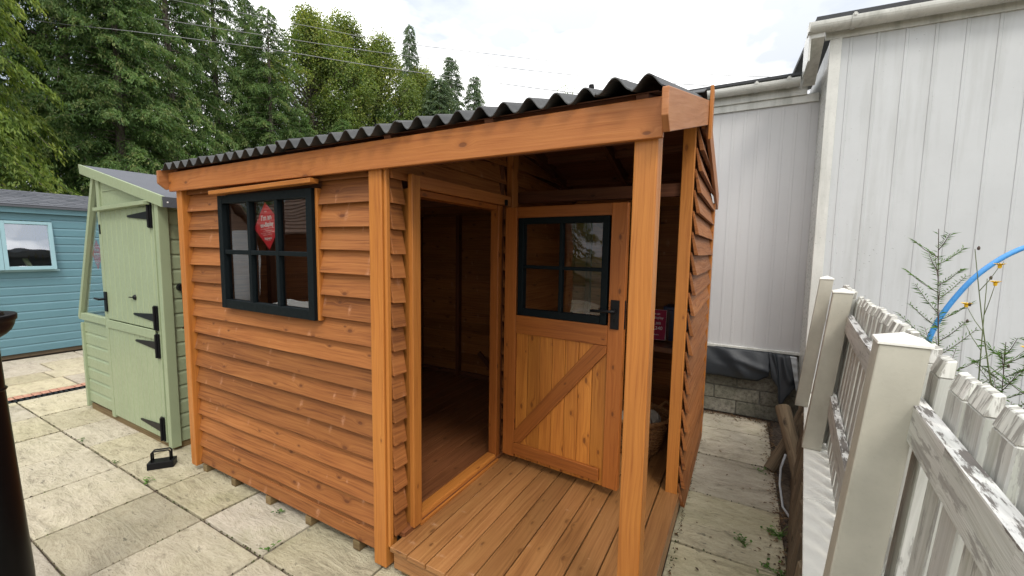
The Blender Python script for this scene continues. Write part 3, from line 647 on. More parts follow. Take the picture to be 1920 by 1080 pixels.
# basket
BKH = .285
bk = thing('wicker_basket', 'round brown wicker log basket on the porch deck behind the post', 'basket', (3.02, 1.83, .17))
b = MB(); bc = (3.02, 1.79)
def brad(h): return .165 + .085 * h ** .8
for k in range(26):
    h = k / 25; z = .178 + h * .285; n = 64; pts = []
    for i in range(n + 1):
        a = 2 * math.pi * i / n; rr = brad(h) + .006 * (1 if (i // 2 + k) % 2 else -1); pts.append((bc[0] + rr * math.cos(a), bc[1] + rr * math.sin(a), z))
    b.tube(pts, .0078, 5, cap=False)
b.build('weave', M_wick, bk)
b = MB()
for i in range(32):
    a = 2 * math.pi * (i + .5) / 32; b.tube([(bc[0] + brad(h) * math.cos(a), bc[1] + brad(h) * math.sin(a),   .175 + h * .295) for h in (0, .3, .6, 1)], .005, 5)
b.build('stake', M_wick, bk)
b = MB()
for q in (0, .5):
    b.tube([(bc[0] + (brad(1) + .004) * math.cos(a) + .0, bc[1] + (brad(1) + .004) * math.sin(a),   .468 + .007 * math.sin(24 * a + q * 6.28)) for a in np.linspace(0, 6.283, 120)], .011, 6)
b.build('rim', M_wick, bk)
b = MB(); b.lathe([(0, .178), (brad(0), .178), (brad(0) - .005, .17), (0, .17)], (bc[0], bc[1], 0), 24); b.build('base', M_wick, bk)
b = MB(); b.tube([(bc[0] + .25 * math.cos(1.0) , bc[1] + .25 * math.sin(1.0), .465), (bc[0] + .28 * math.cos(.8), bc[1] + .28 * math.sin(.8), .53), (bc[0] + .28 * math.cos(.5), bc[1] + .28 * math.sin(.5), .53), (bc[0] + .25 * math.cos(.35), bc[1] + .25 * math.sin(.35), .465)], .01, 8); b.build('handle', M_wick, bk)
slices = [(2.96, 1.77, .50, .085, .9, .3, 'largest pale log slice at the left in the wicker basket'), (3.06, 1.72, .50, .075, 1.0, -.2, 'pale log slice leaning at the front of the wicker basket'),
          (3.11, 1.82, .515, .07, .8, -.5, 'pale log slice at the right inside the wicker basket'), (3.02, 1.90, .53, .05, .35, .8, 'small pale log piece standing up at the back of the basket')]
for (x, y, z, r0, tx, tz, lb) in slices:
    z -= .075; y -= .04; x += .03
    b = MB(); ax = Vector((math.sin(tz) * math.sin(tx), -math.cos(tz) * math.sin(tx), math.cos(tx))); ln = .06 if r0 > .06 else .13
    p = Vector((x, y, z)); b.tube([p - ax * ln / 2, p - ax * ln * .4, p + ax * ln * .4, p + ax * ln / 2], [r0 * .93, r0, r0, r0 * .93], 18)
    tag(b.build('log_slice', M_stone), lb, 'log slice', 'log slices in the wicker basket')

# ------------------------------------------------------------------ green shed
gs = thing('green_shed', 'sage green painted potting shed with slanted glass side and black strap hinges', 'shed', (-2.35, .03, 0))
GX0, GX1, GY = -2.33, -.452, .03
def ship_x(mb, x0f, x1f, z0, z1, y, exp=.125, sgn=-1, axis='x', topz=None):
    z = z0
    while z < z1 - .005:
        zt = min(z + exp, z1); zg = min(zt, z + exp - .014)
        a0, a1 = x0f(z), x1f(z); b0, b1 = x0f(zt), x1f(zt)
        if a1 - a0 > .01:
            def P(t, n, zz): return (t, n, zz) if axis == 'x' else (n, t, zz)
            yo = y; yi = y - sgn * .016; yg = y - sgn * .011; zg = min(zt, z + exp - .032); zc = min(zt, z + exp - .007)
            if zt - z < exp * .6: zg = zc = zt; yg = yo
            n0 = lambda zz, q: P(x0f(zz) if q == 0 else x1f(zz), 0, 0)
            prof = [(yo, z), (yo, zg), (yg, zc), (yg, zt), (yi, zt), (yi, z)] if zt > zc else [(yo, z), (yo, zt), (yi, zt), (yi, z)]
            A = [P(a0 + (b0 - a0) * (q[1] - z) / (zt - z), q[0], q[1]) for q in prof]; B = [P(a1 + (b1 - a1) * (q[1] - z) / (zt - z), q[0], q[1]) for q in prof]
            m_ = len(prof); fs = [tuple(range(m_)), tuple(range(m_, 2 * m_))[::-1]] + [(i_, i_ + m_, (i_ + 1) % m_ + m_, (i_ + 1) % m_) for i_ in range(m_)]
            if (axis == 'x') == (sgn < 0): fs = [f[::-1] for f in fs]
            mb.add(A + B, fs, (1, 0, 0) if axis == 'x' else (0, 1, 0))
        z = zt
mb = MB()
ship_x(mb, lambda z: GX0, lambda z: -1.66, .09, .965, GY + .012); mb.build('front_wall', M_green, gs); mb = MB()
ship_x(mb, lambda z: -.60, lambda z: GX1 - .03, .09, 2.1, GY + .012)
gtop = lambda x: 2.521 - (x + 1.98) * .2277 - .035
mb.build('front_wall', M_green, gs)
mb = MB()
mb.prism([(-1.70, GY + .012, 2.06), (-.62, GY + .012, 2.06), (-.62, GY + .012, gtop(-.62)), (-1.70, GY + .012, gtop(-1.70))], (0, 0, 0), (0, .016, 0), (1, 0, 0))
mb.build('gable_panel', M_green, gs)
mb = MB(); mb.bar((-1.60, GY + .009, 2.25), (-.98, GY + .009, 2.25), .006, .012); mb.build('cladding_groove', M_green, gs)
mb = MB(); ship_x(mb, lambda z: GY + .05, lambda z: 2.5, .06, 2.12, GX1 - .02, sgn=1, axis='y'); mb.build('side_wall', M_green, gs)
mb = MB(); ship_x(mb, lambda z: GY + .05, lambda z: 2.5, .06, .965, GX0, sgn=-1, axis='y'); mb.build('side_wall', M_green, gs)
mb = MB(); mb.prism([(GX0, 2.5, .06), (GX1, 2.5, .06), (GX1, 2.5, gtop(GX1)), (-1.73, 2.5, gtop(-1.73)), (-2.40, 2.5, 1.0)], (0, 0, 0), (0, .02, 0)); mb.build('back_wall', M_green, gs)
def gp(name, dims, mat=None, bev=.004): return part_box(name, mat or M_green, dims, gs, bev)
gp('corner_post', (GX1 - .055, GX1 + .004, GY - .012, GY + .06, .03, 2.13))
gp('corner_post', (GX0 - .02, GX0 + .025, GY - .008, GY + .05, .03, .93))
gp('door_post', (-1.70, -1.635, GY - .004, GY + .05, .05, 2.36)); gp('door_post', (-.612, -.565, GY + .0, GY + .05, .05, 2.1))
# slanted side glazing
mb = MB(); mb.bar((GX0 - .045, GY + .015, .98), (-1.735, GY + .015, 2.42), .05, .05, up=(1, 0, .3)); mb.build('slanted_frame', M_green, gs, bevel=.003)
mb = MB(); mb.bar((GX0 - .045, 1.25, .98), (-1.735, 1.25, 2.40), .04, .05, up=(1, 0, .3)); mb.bar((GX0 - .045, 2.45, .98), (-1.735, 2.45, 2.40), .04, .05, up=(1, 0, .3)); mb.build('slanted_frame', M_green, gs, bevel=.003)
mb = MB(); mb.box(GX0 - .065, -1.702, GY - .006, GY + .05, .965, 1.035); mb.box(GX0 - .065, GX0 - .0, GY + .051, 2.5, .965, 1.03); mb.build('glazing_sill', M_green, gs, bevel=.003)
mb = MB(); mb.add([(GX0 - .02, GY + .02, 1.035), (-1.70, GY + .02, 1.035), (-1.70, GY + .02, 2.36), (-1.76, GY + .02, 2.30)], [(0, 1, 2, 3)]); mb.build('pane', M_glass, gs)
for y0, y1 in ((GY + .05, 1.23), (1.27, 2.43)):
    mb = MB(); mb.add([(GX0 - .04, y0, 1.035), (GX0 - .04, y1, 1.035), (-1.74, y1, 2.38), (-1.74, y0, 2.38)], [(0, 1, 2, 3)]); mb.build('pane', M_glass, gs)
# roof
mb = MB(); sl = .2277
def gz(x): return 2.521 - (x + 1.98) * sl
mb.hexa([(-1.975, .0, gz(-1.975) - .03), (-.30, .0, gz(-.30) - .03), (-.30, 2.62, gz(-.30) - .03), (-1.975, 2.62, gz(-1.975) - .03), (-1.975, .0, gz(-1.975) - .004), (-.30, .0, gz(-.30) - .004), (-.30, 2.62, gz(-.30) - .004), (-1.975, 2.62, gz(-1.975) - .004)])
mb.box(-.302, -.296, .0, 2.62, gz(-.30) - .085, gz(-.30) - .0045)
mb.build('roof', M_felt, gs)
mb = MB()
for y in (.03, .11, .19, .27): mb.tube([(-.296, y, gz(-.30) - .045), (-.2935, y, gz(-.30) - .045)], .006, 8)
mb.build('roof_nail', M_ink, gs)
mb = MB(); mb.prism([(-1.983, -.003, gz(-1.983)), (-.307, -.003, gz(-.307)), (-.322, -.003, gz(-.322) - .09), (-1.967, -.003, gz(-1.967) - .088)], (0, 0, 0), (0, .022, 0)); mb.build('bargeboard', M_green, gs, bevel=.003)
mb = MB(); mb.bar((-1.64, -.0, 2.075), (-.575, -.0, 2.10), .05, .032); mb.build('door_drip_bar', M_green, gs, bevel=.003)
# stable door
for z0, z1 in ((1.035, 2.075), (.075, 1.0)):
    mb = MB(); n = 9; wdt = (1.628 - .617) / n
    for i in range(n): x0 = -1.628 + i * wdt; mb.box(x0 + .0008, x0 + wdt - .0008, GY - .003, GY + .02, z0, z1, r=.5)
    dd = mb.build('door', M_green, gs, bevel=.007, seg=1)
    if z0 > 1:
        d1 = dd
    else: d2 = dd
mb = MB(); mb.box(-1.625, -.62, GY - .016, GY - .0035, .955, 1.033); mb.build('ledge', M_green, d2, bevel=.004)
def strap(parent, z, x=-.60, ln=.40, h=.085):
    b = MB(); b.box(x - .028, x + .028, GY - .014, GY - .0035, z - .105, z + .105)
    b.prism([(x - .03, GY - .006, z - .035), (x - .03, GY - .006, z + .035), (x - ln, GY - .006, z + .009), (x - ln - .015, GY - .006, z), (x - ln, GY - .006, z - .009)], (0, -.005, 0), (0, 0, 0))
    b.tube([(x + .0, GY - .02, z - .1), (x + .0, GY - .02, z + .1)], .010, 10); return b.build('hinge', M_black, parent)
strap(d1, 2.0, ln=.42); strap(d1, 1.14, ln=.42); strap(d2, .90, ln=.42); strap(d2, .17, ln=.42)
mb = MB(); mb.box(-1.655, -1.605, GY - .016, GY - .004, 1.11, 1.30); mb.tube([(-1.63, GY - .016, 1.23), (-1.63, GY - .06, 1.23), (-1.72, GY - .062, 1.235)], .010, 10); mb.build('handle', M_black, d1)
mb = MB(); mb.tube([(-.99, GY - .004, 1.29), (-.99, GY - .018, 1.29)], [.026, .018], 14); mb.tube([(-.99, GY - .02, 1.29), (-1.06, GY - .024, 1.288)], .005, 8); mb.build('turn_knob', M_black, d1)
mb = MB(); mb.box(-1.665, -1.648, GY - .012, GY - .0045, 1.85, 1.94); mb.build('catch', M_black, gs)
mb = MB(); mb.tube([(GX1 - .022, .155, 1.40), (GX1 + .015, .155, 1.40)], [.032, .03], 14); mb.tube([(GX1 + .012, .155, 1.40), (GX1 + .02, .157, 1.2), (GX1 + .02, .155, 1.07), (GX1 + .01, .145, 1.05)], .008, 8); mb.build('cabin_hook', M_black, gs)
mb = MB(); mb.box(GX0 + .03, GX1 - .03, GY + .02, GY + .06, .0, .06); mb.box(GX1 - .1, GX1 - .03, GY + .065, 2.45, 0, .055); mb.build('bearer', M_bearer, gs)
mb = MB(); mb.box(GX0 + .02, GX1 - .04, GY + .04, 2.48, .06, .085); mb.build('floor', M_floor, gs)
diamond_sign("small red diamond sign with white lettering behind the green shed's slanted window", -1.93, .07, 1.648, .125, .148)

# ------------------------------------------------------------------ blue shed
bs = thing('blue_shed', 'long blue-grey painted shed with a pale blue window and grey shingle roof', 'shed', (-5.83, 0, 0))
mb = MB(); BY0, BY1, BX = -3.0, 3.2, -5.83
def bl_cl(y0, y1, z0, z1): ship_x(mb, lambda z: y0, lambda z: y1, z0, z1, BX, exp=.128, sgn=1, axis='y')
bl_cl(BY0, -.5, .07, 2.19); bl_cl(.70, BY1, .07, 2.19); bl_cl(-.5, .70, .07, 1.335); bl_cl(-.5, .70, 2.085, 2.19)
mb.build('front_wall', M_blue, bs)
part_box('inner_wall', M_blue, (BX - .06, BX - .03, BY0, -.5, .07, 2.19), bs); part_box('inner_wall', M_blue, (BX - .06, BX - .03, .7, BY1, .07, 2.19), bs)
part_box('end_wall', M_blue, (-8.2, BX - .02, BY0 + .02, BY0 + .05, .07, 2.3), bs); part_box('end_wall', M_blue, (-8.2, BX - .02, BY1 - .05, BY1 - .02, .07, 2.3), bs)
part_box('back_wall', M_blue, (-8.25, -8.2, BY0, BY1, .07, 2.3), bs)
part_box('floor', M_floor, (-8.2, BX - .03, BY0 + .05, BY1 - .05, .04, .08), bs)
part_box('base_rail', M_sleeper, (BX - .05, BX - .022, BY0, BY1, 0, .065), bs)
part_box('fascia_board', M_blue, (BX - .01, BX + .06, BY0 - .1, BY1 + .1, 2.195, 2.30), bs, .006)
# window with top lights reflecting the sky
def TB(p): return (BX - p[1] + (2.075 - p[2]) * .12 - .015, p[0], p[2])
bw_ = window(bs, -.52, .165, 1.345, 2.075, -.035, 1, 1, M_blueW, M_glasso, bw=.045, dep=.05, T=TB); window(bs, .168, .70, 1.345, 2.075, -.035, 1, 1, M_blueW, M_glasso, bw=.045, dep=.05, T=TB)
part_box('window_sill', M_blueW, (BX, BX + .055, -.56, .74, 1.315, 1.343), bs)
# shingle roof: overlapping tabs with pointed ends
mb = MB(); rx0, rz0, rx1, rz1 = BX + .10, 2.31, -7.1, 2.62
def rp(t, y, o=0): return (rx0 + (rx1 - rx0) * t, y, rz0 + (rz1 - rz0) * t + o)
mb.hexa([rp(0, BY0 - .15, -.03), rp(0, BY1 + .15, -.03), rp(1, BY1 + .15, -.03), rp(1, BY0 - .15, -.03), rp(0, BY0 - .15), rp(0, BY1 + .15), rp(1, BY1 + .15), rp(1, BY0 - .15)], r=.3)
nr = 9
for k in range(nr):
    t0, t1 = k / nr, (k + 1) / nr; y = BY0 - .15 - (k % 2) * .15
    while y < BY1 + .15:
        y1 = y + .30; ya, yb = max(y, BY0 - .15), min(y1, BY1 + .15)
        if yb - ya > .05:
            ym = (ya + yb) / 2; rr = R_.random()
            top = [rp(t0 + .02 / nr, ya + .004, .012), rp(t0 - .28 / nr + .02, ym, .012) if k else rp(t0, ym, .012), rp(t0 + .02 / nr, yb - .004, .012), rp(t1, yb - .004, .004), rp(t1, ya + .004, .004)]
            mb.prism(top, (0, 0, 0), (0, 0, -.006), (1, 0, 0), rr)
        y = y1
mb.hexa([rp(1, BY0 - .15, -.03), rp(1, BY1 + .15, -.03), (-8.4, BY1 + .15, 2.28), (-8.4, BY0 - .15, 2.28), rp(1, BY0 - .15, .01), rp(1, BY1 + .15, .01), (-8.4, BY1 + .15, 2.31), (-8.4, BY0 - .15, 2.31)], r=.4)
mb.build('roof', M_shing, bs)

# ------------------------------------------------------------------ door weight, black pedestal
t = thing('door_weight', 'black iron door weight with looped handle on the paving beside the green shed', 'weight', (-.245, -.13, 0), rot=rad(52))
b = MB(); Rz = Matrix.Rotation(rad(52), 4, 'Z'); T0 = Matrix.Translation((-.245, -.13, 0)) @ Rz
b.box(-.085, .085, -.045, .045, .0, .055); b.v = [tuple(T0 @ Vector(q)) for q in b.v]; b.build('body', M_black, t, bevel=.004)
b = MB()
for y in (-.018, .018): b.tube([(-.06, y, .054), (-.06, y, .125), (-.05, y, .137), (.05, y, .137), (.06, y, .125), (.06, y, .054)], .006, 8)
b.v = [tuple(T0 @ Vector(q)) for q in b.v]; b.build('handle', M_black, t, smooth=True)
ax, ay = 1.253 - .874 * .142, -1.138 - .486 * .142
bp_ = thing('black_pedestal', 'glossy black tapering pedestal with a flared bowl top at the left edge of the photo', 'pedestal', (ax, ay, 0))
b = MB(); b.lathe([(.14, 0), (.137, .03), (.118, .06), (.112, .4), (.094, .86), (.083, 1.15), (.0765, 1.38)], (ax, ay, 0), 48); b.build('column', M_gloss, bp_, smooth=True)
b = MB(); b.lathe([(.084, 1.175), (.087, 1.179), (.088, 1.183), (.083, 1.187)], (ax, ay, 0), 48); b.build('band', M_gloss, bp_, smooth=True)
K = .727
b = MB(); b.lathe([(r_ * K, 1.766 + (z_ - 1.766) * K) for r_, z_ in ((.100, 1.235), (.112, 1.245), (.135, 1.262), (.155, 1.285), (.167, 1.315), (.172, 1.34), (.178, 1.342), (.180, 1.365), (.176, 1.375), (.165, 1.372), (.160, 1.34), (.10, 1.30), (0, 1.29))], (ax, ay, 0), 48); b.build('bowl', M_black, bp_, smooth=True)
b = MB(); b.lathe([(0, 1.425), (.087, 1.44), (.098, 1.478), (.094, 1.489), (.065, 1.496), (0, 1.50)], (ax, ay, 0), 32); b.box(ax + .072, ax + .109, ay + .022, ay + .05, 1.475, 1.496); b.build('lid', M_black, bp_, smooth=False)

# ------------------------------------------------------------------ white buildings
lo = thing('low_white_building', 'low white panelled building behind the brown shed with grey block plinth', 'building', (3.4, 3.5, 0))
W1 = 3.5
mb = MB(); mb.box(-2, 4.6, W1 + .0, W1 + .1, .74, 3.30); lw = mb.build('wall', M_whitelow, lo)
mb = MB(); x = 4.62
while x > 1.: mb.box(x - .013, x + .013, W1 - .0032, W1 - .0002, .75, 3.29); x -= .109
mb.build('wall_rib', M_whitelow, lo, bevel=.003, seg=1)
part_box('frieze_board', M_upvc, (-2, 4.25, W1 - .02, W1 - .0005, 3.23, 3.31), lo); part_box('base_trim', M_upvc, (-2, 4.3, W1 - .03, W1 - .0005, .735, .765), lo)
def gutter(parent, x0, x1, y, z, r=.055, clips=()):
    """half-round gutter running along x"""
    b = MB(); n = 12; vs = []; prof = [(-r, .012)] + [(r * math.cos(math.pi + math.pi * k / n), r * math.sin(math.pi + math.pi * k / n) * 1.05) for k in range(n + 1)] + [(r, .012), (r - .004, .012), (r - .004, 0)] + [((r - .004) * math.cos(2 * math.pi - math.pi * k / n), (r - .004) * math.sin(2 * math.pi - math.pi * k / n)) for k in range(n + 1)] + [(-r + .004, .012)]
    b.prism([(x0, y + p[0], z + p[1]) for p in prof], (0, 0, 0), (x1 - x0, 0, 0), (1, 0, 0)); g_ = b.build('gutter', M_upvc, parent, smooth=False)
    b = MB()
    for c in clips:
        prof2 = [((r + .006) * math.cos(math.pi + math.pi * k / n), (r + .006) * math.sin(math.pi + math.pi * k / n) * 1.05) for k in range(n + 1)]
        ring = [(c, y - r - .006, z + .02)] + [(c, y + p[0], z + p[1]) for p in prof2] + [(c, y + r + .006, z + .02), (c, y + r, z + .02)] + [(c, y + p[0] * .93, z + p[1] * .93) for p in prof2[::-1]] + [(c, y - r, z + .02)]
        b.prism(ring, (0, 0, 0), (.035, 0, 0), (1, 0, 0)); b.box(c + .008, c + .026, y - r - .012, y - r + .006, z + .004, z + .028)
    if clips: b.build('gutter_clip', M_upvc, g_)
    return g_
gutter(lo, -2, 4.08, W1 - .10, 3.425, .055, (3.70, 3.97))
part_box('fascia_board', M_upvc, (-2, 4.15, W1 - .04, W1 - .021, 3.30, 3.45), lo)
mb = MB(); mb.hexa([(-2, W1 - .09, 3.475), (4.2, W1 - .09, 3.475), (4.2, 9, 4.2), (-2, 9, 4.2), (-2, W1 - .09, 3.50), (4.2, W1 - .09, 3.50), (4.2, 9, 4.225), (-2, 9, 4.225)]); mb.build('roof', M_slate, lo)
# plinth of concrete blocks
pl = MB(); z = 0; k = 0
mb2 = MB(); mb2.box(-2, 4.6, W1 + .02, W1 + .12, 0, .735); mb2.build('mortar_bed', M_mortar, lo)
while z < .73:
    x = 4.6 - (k % 2) * .22
    while x > 2.2:
        pl.box(x - .436, x - .004, W1 + .006, W1 + .08, z + .005, min(z + .148, .73)); x -= .44
    z += .152; k += 1
pl.build('block_plinth', M_block, lo, bevel=.006)
hi = thing('tall_white_building', 'tall white ribbed panel building behind the picket fence on the right', 'building', (4.25, 3.05, 0))
def hw(x): return 3.05 + (x - 4.25) * .07       # wall line, slightly turned
XA, XB = 4.262, 9.0
mb = MB(); mb.prism([(XA, hw(XA), .3), (XB, hw(XB), .3), (XB, 6, .3), (XA, 6, .3)], (0, 0, 0), (0, 0, 3.33), (0, 0, 1)); mb.build('wall', M_white, hi)
mb = MB(); x = XA + .135
while x < 8: y = hw(x); mb.hexa([(x - .009, y - .0045, .5), (x + .009, y - .0045, .5), (x + .013, y - .0003, .5), (x - .013, y - .0003, .5), (x - .009, y - .0045, 3.60), (x + .009, y - .0045, 3.60), (x + .013, y - .0003, 3.60), (x - .013, y - .0003, 3.60)], (0, 0, 1)); x += .182
mb.build('wall_rib', M_white, hi)
mb = MB(); mb.box(XA - .012, XA + .07, hw(XA) - .014, hw(XA) + .0, .5, 3.60); mb.box(XA - .012, XA - .001, hw(XA) + .001, hw(XA) + .06, .5, 3.60); mb.build('corner_trim', M_upvc, hi, bevel=.003)
mb = MB(); mb.box(XA - .006, XA - .001, hw(XA) + .07, 3.49, .5, 3.45); mb.build('return_panel', M_upvc, hi)
mb = MB(); mb.prism([(XA - .05, hw(XA) - .02, 3.60), (XB, hw(XB) - .02, 3.60), (XB, hw(XB) - .001, 3.60), (XA - .05, hw(XA) - .001, 3.60)], (0, 0, 0), (0, 0, .12), (1, 0, 0)); mb.build('fascia_board', M_upvc, hi)
gh = gutter(hi, 0, 4.9, 0, 0, .062, (.28,)); gh.matrix_basis = parent_inv(hi) @ Matrix.Translation((4.085, hw(4.085) - .09, 3.70)) @ Matrix.Rotation(math.atan(.07), 4, 'Z')
mb = MB(); mb.box(4.075, 4.085, hw(4.08) - .155, hw(4.08) - .03, 3.635, 3.712); mb.build('gutter_end', M_upvc, hi, bevel=.002)
mb = MB(); mb.prism([(4.10, 2.95, 3.60), (4.20, 2.95, 3.60), (4.20, 3.42, 3.36), (4.10, 3.42, 3.36)], (0, 0, 0), (0, 0, .10), (0, 1, 0)); mb.box(4.09, 4.104, 2.95, 3.40, 3.42, 3.74); mb.build('soffit_box', M_upvc, hi, bevel=.003)
mb = MB(); mb.prism([(4.14, hw(4.14) - .02, 3.76), (9, hw(9) - .02, 3.76), (9, 7, 4.45), (4.14, 7, 4.45)], (0, 0, 0), (0, 0, .045), (1, 0, 0)); mb.build('roof', M_slate, hi)
# crumpled sheet hanging over the plinth
def sheet(name, outline_top, outline_bot, mat, label, n=26, m_=12, cre=(), bulge=.05):
    """thin sheet between an upper and a lower edge line (x, y, z), with creases (u0, v0, u1, v1, depth)"""
    def lerp(line, t):
        f = t * (len(line) - 1); i_ = min(int(f), len(line) - 2); return Vector(line[i_]).lerp(Vector(line[i_ + 1]), f - i_)
    vs = []
    for a in range(n + 1):
        T_, B_ = lerp(outline_top, a / n), lerp(outline_bot, a / n)
        for k in range(m_ + 1):
            v_ = k / m_; u_ = a / n; p = T_.lerp(B_, v_); d = bulge * math.sin(math.pi * v_ * .8) * (.75 + .25 * math.sin(u_ * 9 + 1))
            for (u0, v0, u1, v1, dp) in cre:
                ex, ey = u1 - u0, v1 - v0; tt = max(0, min(1, ((u_ - u0) * ex + (v_ - v0) * ey) / (ex * ex + ey * ey))); dd = math.hypot(u_ - u0 - ex * tt, v_ - v0 - ey * tt); d += dp * max(0, 1 - dd / .10)
            vs.append((p.x, p.y - d, p.z))
    fs = [(a * (m_ + 1) + k, a * (m_ + 1) + k + 1, (a + 1) * (m_ + 1) + k + 1, (a + 1) * (m_ + 1) + k) for a in range(n) for k in range(m_)]
    b = MB(); b.add(vs, fs); o = b.build(name, mat, smooth=True); mo = o.modifiers.new('solid', 'SOLIDIFY'); mo.thickness = .003
    return tag(o, label, 'sheet')
Y0 = W1 - .032
sheet('crumpled_sheet', [(2.9, Y0, .745), (4.02, Y0, .742)], [(2.9, Y0 - .03, .42), (3.3, Y0 - .03, .425), (3.55, Y0 - .03, .432), (3.75, Y0 - .03, .425), (3.9, Y0 - .04, .432), (4.0, Y0 - .05, .50)], M_lead, 'dark grey crumpled metal sheet hanging along the base of the low white wall', 40, 14,
      cre=((.62, .1, .66, .9, .02), (.70, .35, .99, .78, .025), (.45, .0, .5, .5, -.012), (.85, .0, .9, .6, .012)))
sheet('torn_sheet', [(3.985, Y0 - .02, .742), (4.21, Y0 - .06, .74)], [(4.02, Y0 - .08, .50), (4.09, Y0 - .12, .40), (4.085, Y0 - .14, .31), (4.11, Y0 - .16, .22), (4.16, Y0 - .14, .33), (4.23, Y0 - .12, .44)], M_lead, 'torn grey sheet drooping into the corner beside the white fence', 22, 14,
      cre=((.2, .0, .5, 1., .03), (.6, .1, .9, .7, .02)), bulge=.02)
sheet('silver_sheet', [(4.17, Y0 - .09, .742), (4.225, Y0 - .10, .742)], [(4.235, Y0 - .15, .41), (4.25, Y0 - .15, .44), (4.26, Y0 - .14, .45)], M_leadl, 'silvery crinkled strip at the corner of the low white wall', 8, 18,
      cre=((.0, .2, 1., .25, .012), (.0, .45, 1., .5, .012), (.0, .72, 1., .76, .012)), bulge=.01)

# ------------------------------------------------------------------ raised bed, capping, white fence
cx_ = lambda y: 3.98 + (y - .3) * .104        # line of the capping edge
tag_ = MB(); tag_.prism([(cx_(-4) + .06, -4, 0), (9, -4, 0), (9, 3.2, 0), (cx_(3.2) + .06, 3.2, 0)], (0, 0, -.02), (0, 0, .49), (1, 0, 0))
tag(tag_.build('raised_bed', M_bed), kind='structure')
rw = thing('retaining_wall', 'old brown timber retaining wall under the white capping beside the path', 'retaining wall', (cx_(0), 0, 0))
mb = MB(); y = -3.9
while y < 3.1:
    wd = R_.uniform(.085, .12); yy = y + wd / 2; x = cx_(yy); z1 = .50 + R_.uniform(-.03, .01)
    mb.tube([(x + .005, yy, -.02), (x + .01 + R_.uniform(0, .01), yy, .25), (x + .045 + R_.uniform(-.012, .008), yy, z1)], [wd * .5, wd * .49, wd * .46], 9); y += wd * .97
mb.build('timber', M_sleeper, rw)
cp = thing('white_capping', 'flat off-white capping board lying along the top of the timber retaining wall', 'capping', (cx_(0), 0, .5))
mb = MB()
for y0, y1 in ((-4, .93), (.934, 2.9)):
    mb.hexa([(cx_(y0), y0, .505), (cx_(y0) + .30, y0, .505), (cx_(y1) + .30, y1, .505), (cx_(y1), y1, .505), (cx_(y0), y0, .527), (cx_(y0) + .30, y0, .529), (cx_(y1) + .30, y1, .529), (cx_(y1), y1, .527)], (.104, 1, 0))
mb.build('board', M_cap, cp, bevel=.003)
fn = thing('picket_fence', 'leaning white picket fence with cream capped posts and peeling paint', 'fence', (4.03, -.165, .527))
fa = Vector((math.sin(rad(5.5)), math.cos(rad(5.5)), 0)); fL = Vector((.106, .08, 1.)); fw = Vector((math.cos(rad(5.5)), -math.sin(rad(5.5)), 0))
FO = Vector((4.033, -.165, 1.534))
def FP(s, w_, h): return FO + fa * s + fw * w_ + fL * h
def fbox(b, s0, s1, w0, w1, h0, h1, g=None, r=None):
    b.hexa([FP(s0, w0, h0), FP(s1, w0, h0), FP(s1, w1, h0), FP(s0, w1, h0), FP(s0, w0, h1), FP(s1, w0, h1), FP(s1, w1, h1), FP(s0, w1, h1)], g, r)
def fpost(s, w0, wd, top=0., base=-1.005, mat=M_cream):
    b = MB(); fbox(b, s, s + wd, w0, w0 + wd, base, top); o = b.build('post', mat, fn, bevel=.004)
    b = MB(); e = .004; c = FP(s + wd / 2, w0 + wd / 2, top + .03)
    q = [FP(s - e, w0 - e, top + .0005), FP(s + wd + e, w0 - e, top + .0005), FP(s + wd + e, w0 + wd + e, top + .0005), FP(s - e, w0 + wd + e, top + .0005)]
    q2 = [p + fL * .008 for p in q]
    b.add(q + q2 + [c], [(0, 3, 2, 1), (0, 1, 5, 4), (1, 2, 6, 5), (2, 3, 7, 6), (3, 0, 4, 7), (4, 5, 8), (5, 6, 8), (6, 7, 8), (7, 4, 8)]); b.build('post_cap', M_cap, o, bevel=.001, seg=1)
    return o
fpost(0, 0, .10); fpost(1.842, 0, .10, top=-.008)
fpost(-2.0, 0, .10)
fpost(2.72, -.045, .088, top=.03)
def picket(s, w0, top, base=-.99, wd=.078, th=.028):
    tw = R_.uniform(-.004, .004)
    b = MB(); fbox(b, s + tw, s + wd + tw, w0, w0 + th, base, top - .045); o = b.build('picket', M_peel, fn, bevel=.003, seg=1)
    b = MB()       # bevelled weathered top
    A = [FP(s + tw, w0 - .001, top - .0445), FP(s + wd + tw, w0 - .001, top - .0445), FP(s + wd + tw, w0 + th, top - .0445), FP(s + tw, w0 + th, top - .0445)]
    B_ = [FP(s + tw + .003, w0 + .009, top - .004), FP(s + wd + tw - .003, w0 + .009, top - .004), FP(s + wd + tw - .003, w0 + th, top), FP(s + tw + .003, w0 + th, top)]
    b.hexa(A + B_, fL); b.build('picket_tip', M_tip, o, bevel=.002, seg=1)
s = .03
while s < 1.90: picket(s, .126 + R_.uniform(0, .004), -.03 + .012 * math.sin(s * 1.7) + R_.uniform(-.006, .006), wd=.09); s += .132
s = 1.96
while s < 2.68: picket(s, .10, .0 + R_.uniform(-.006, .006), wd=.09); s += .132
s = -.06
while s > -2.0: picket(s - .10, .126 + R_.uniform(0, .004), -.03 + R_.uniform(-.007, .007), wd=.10, th=.024); s -= .135
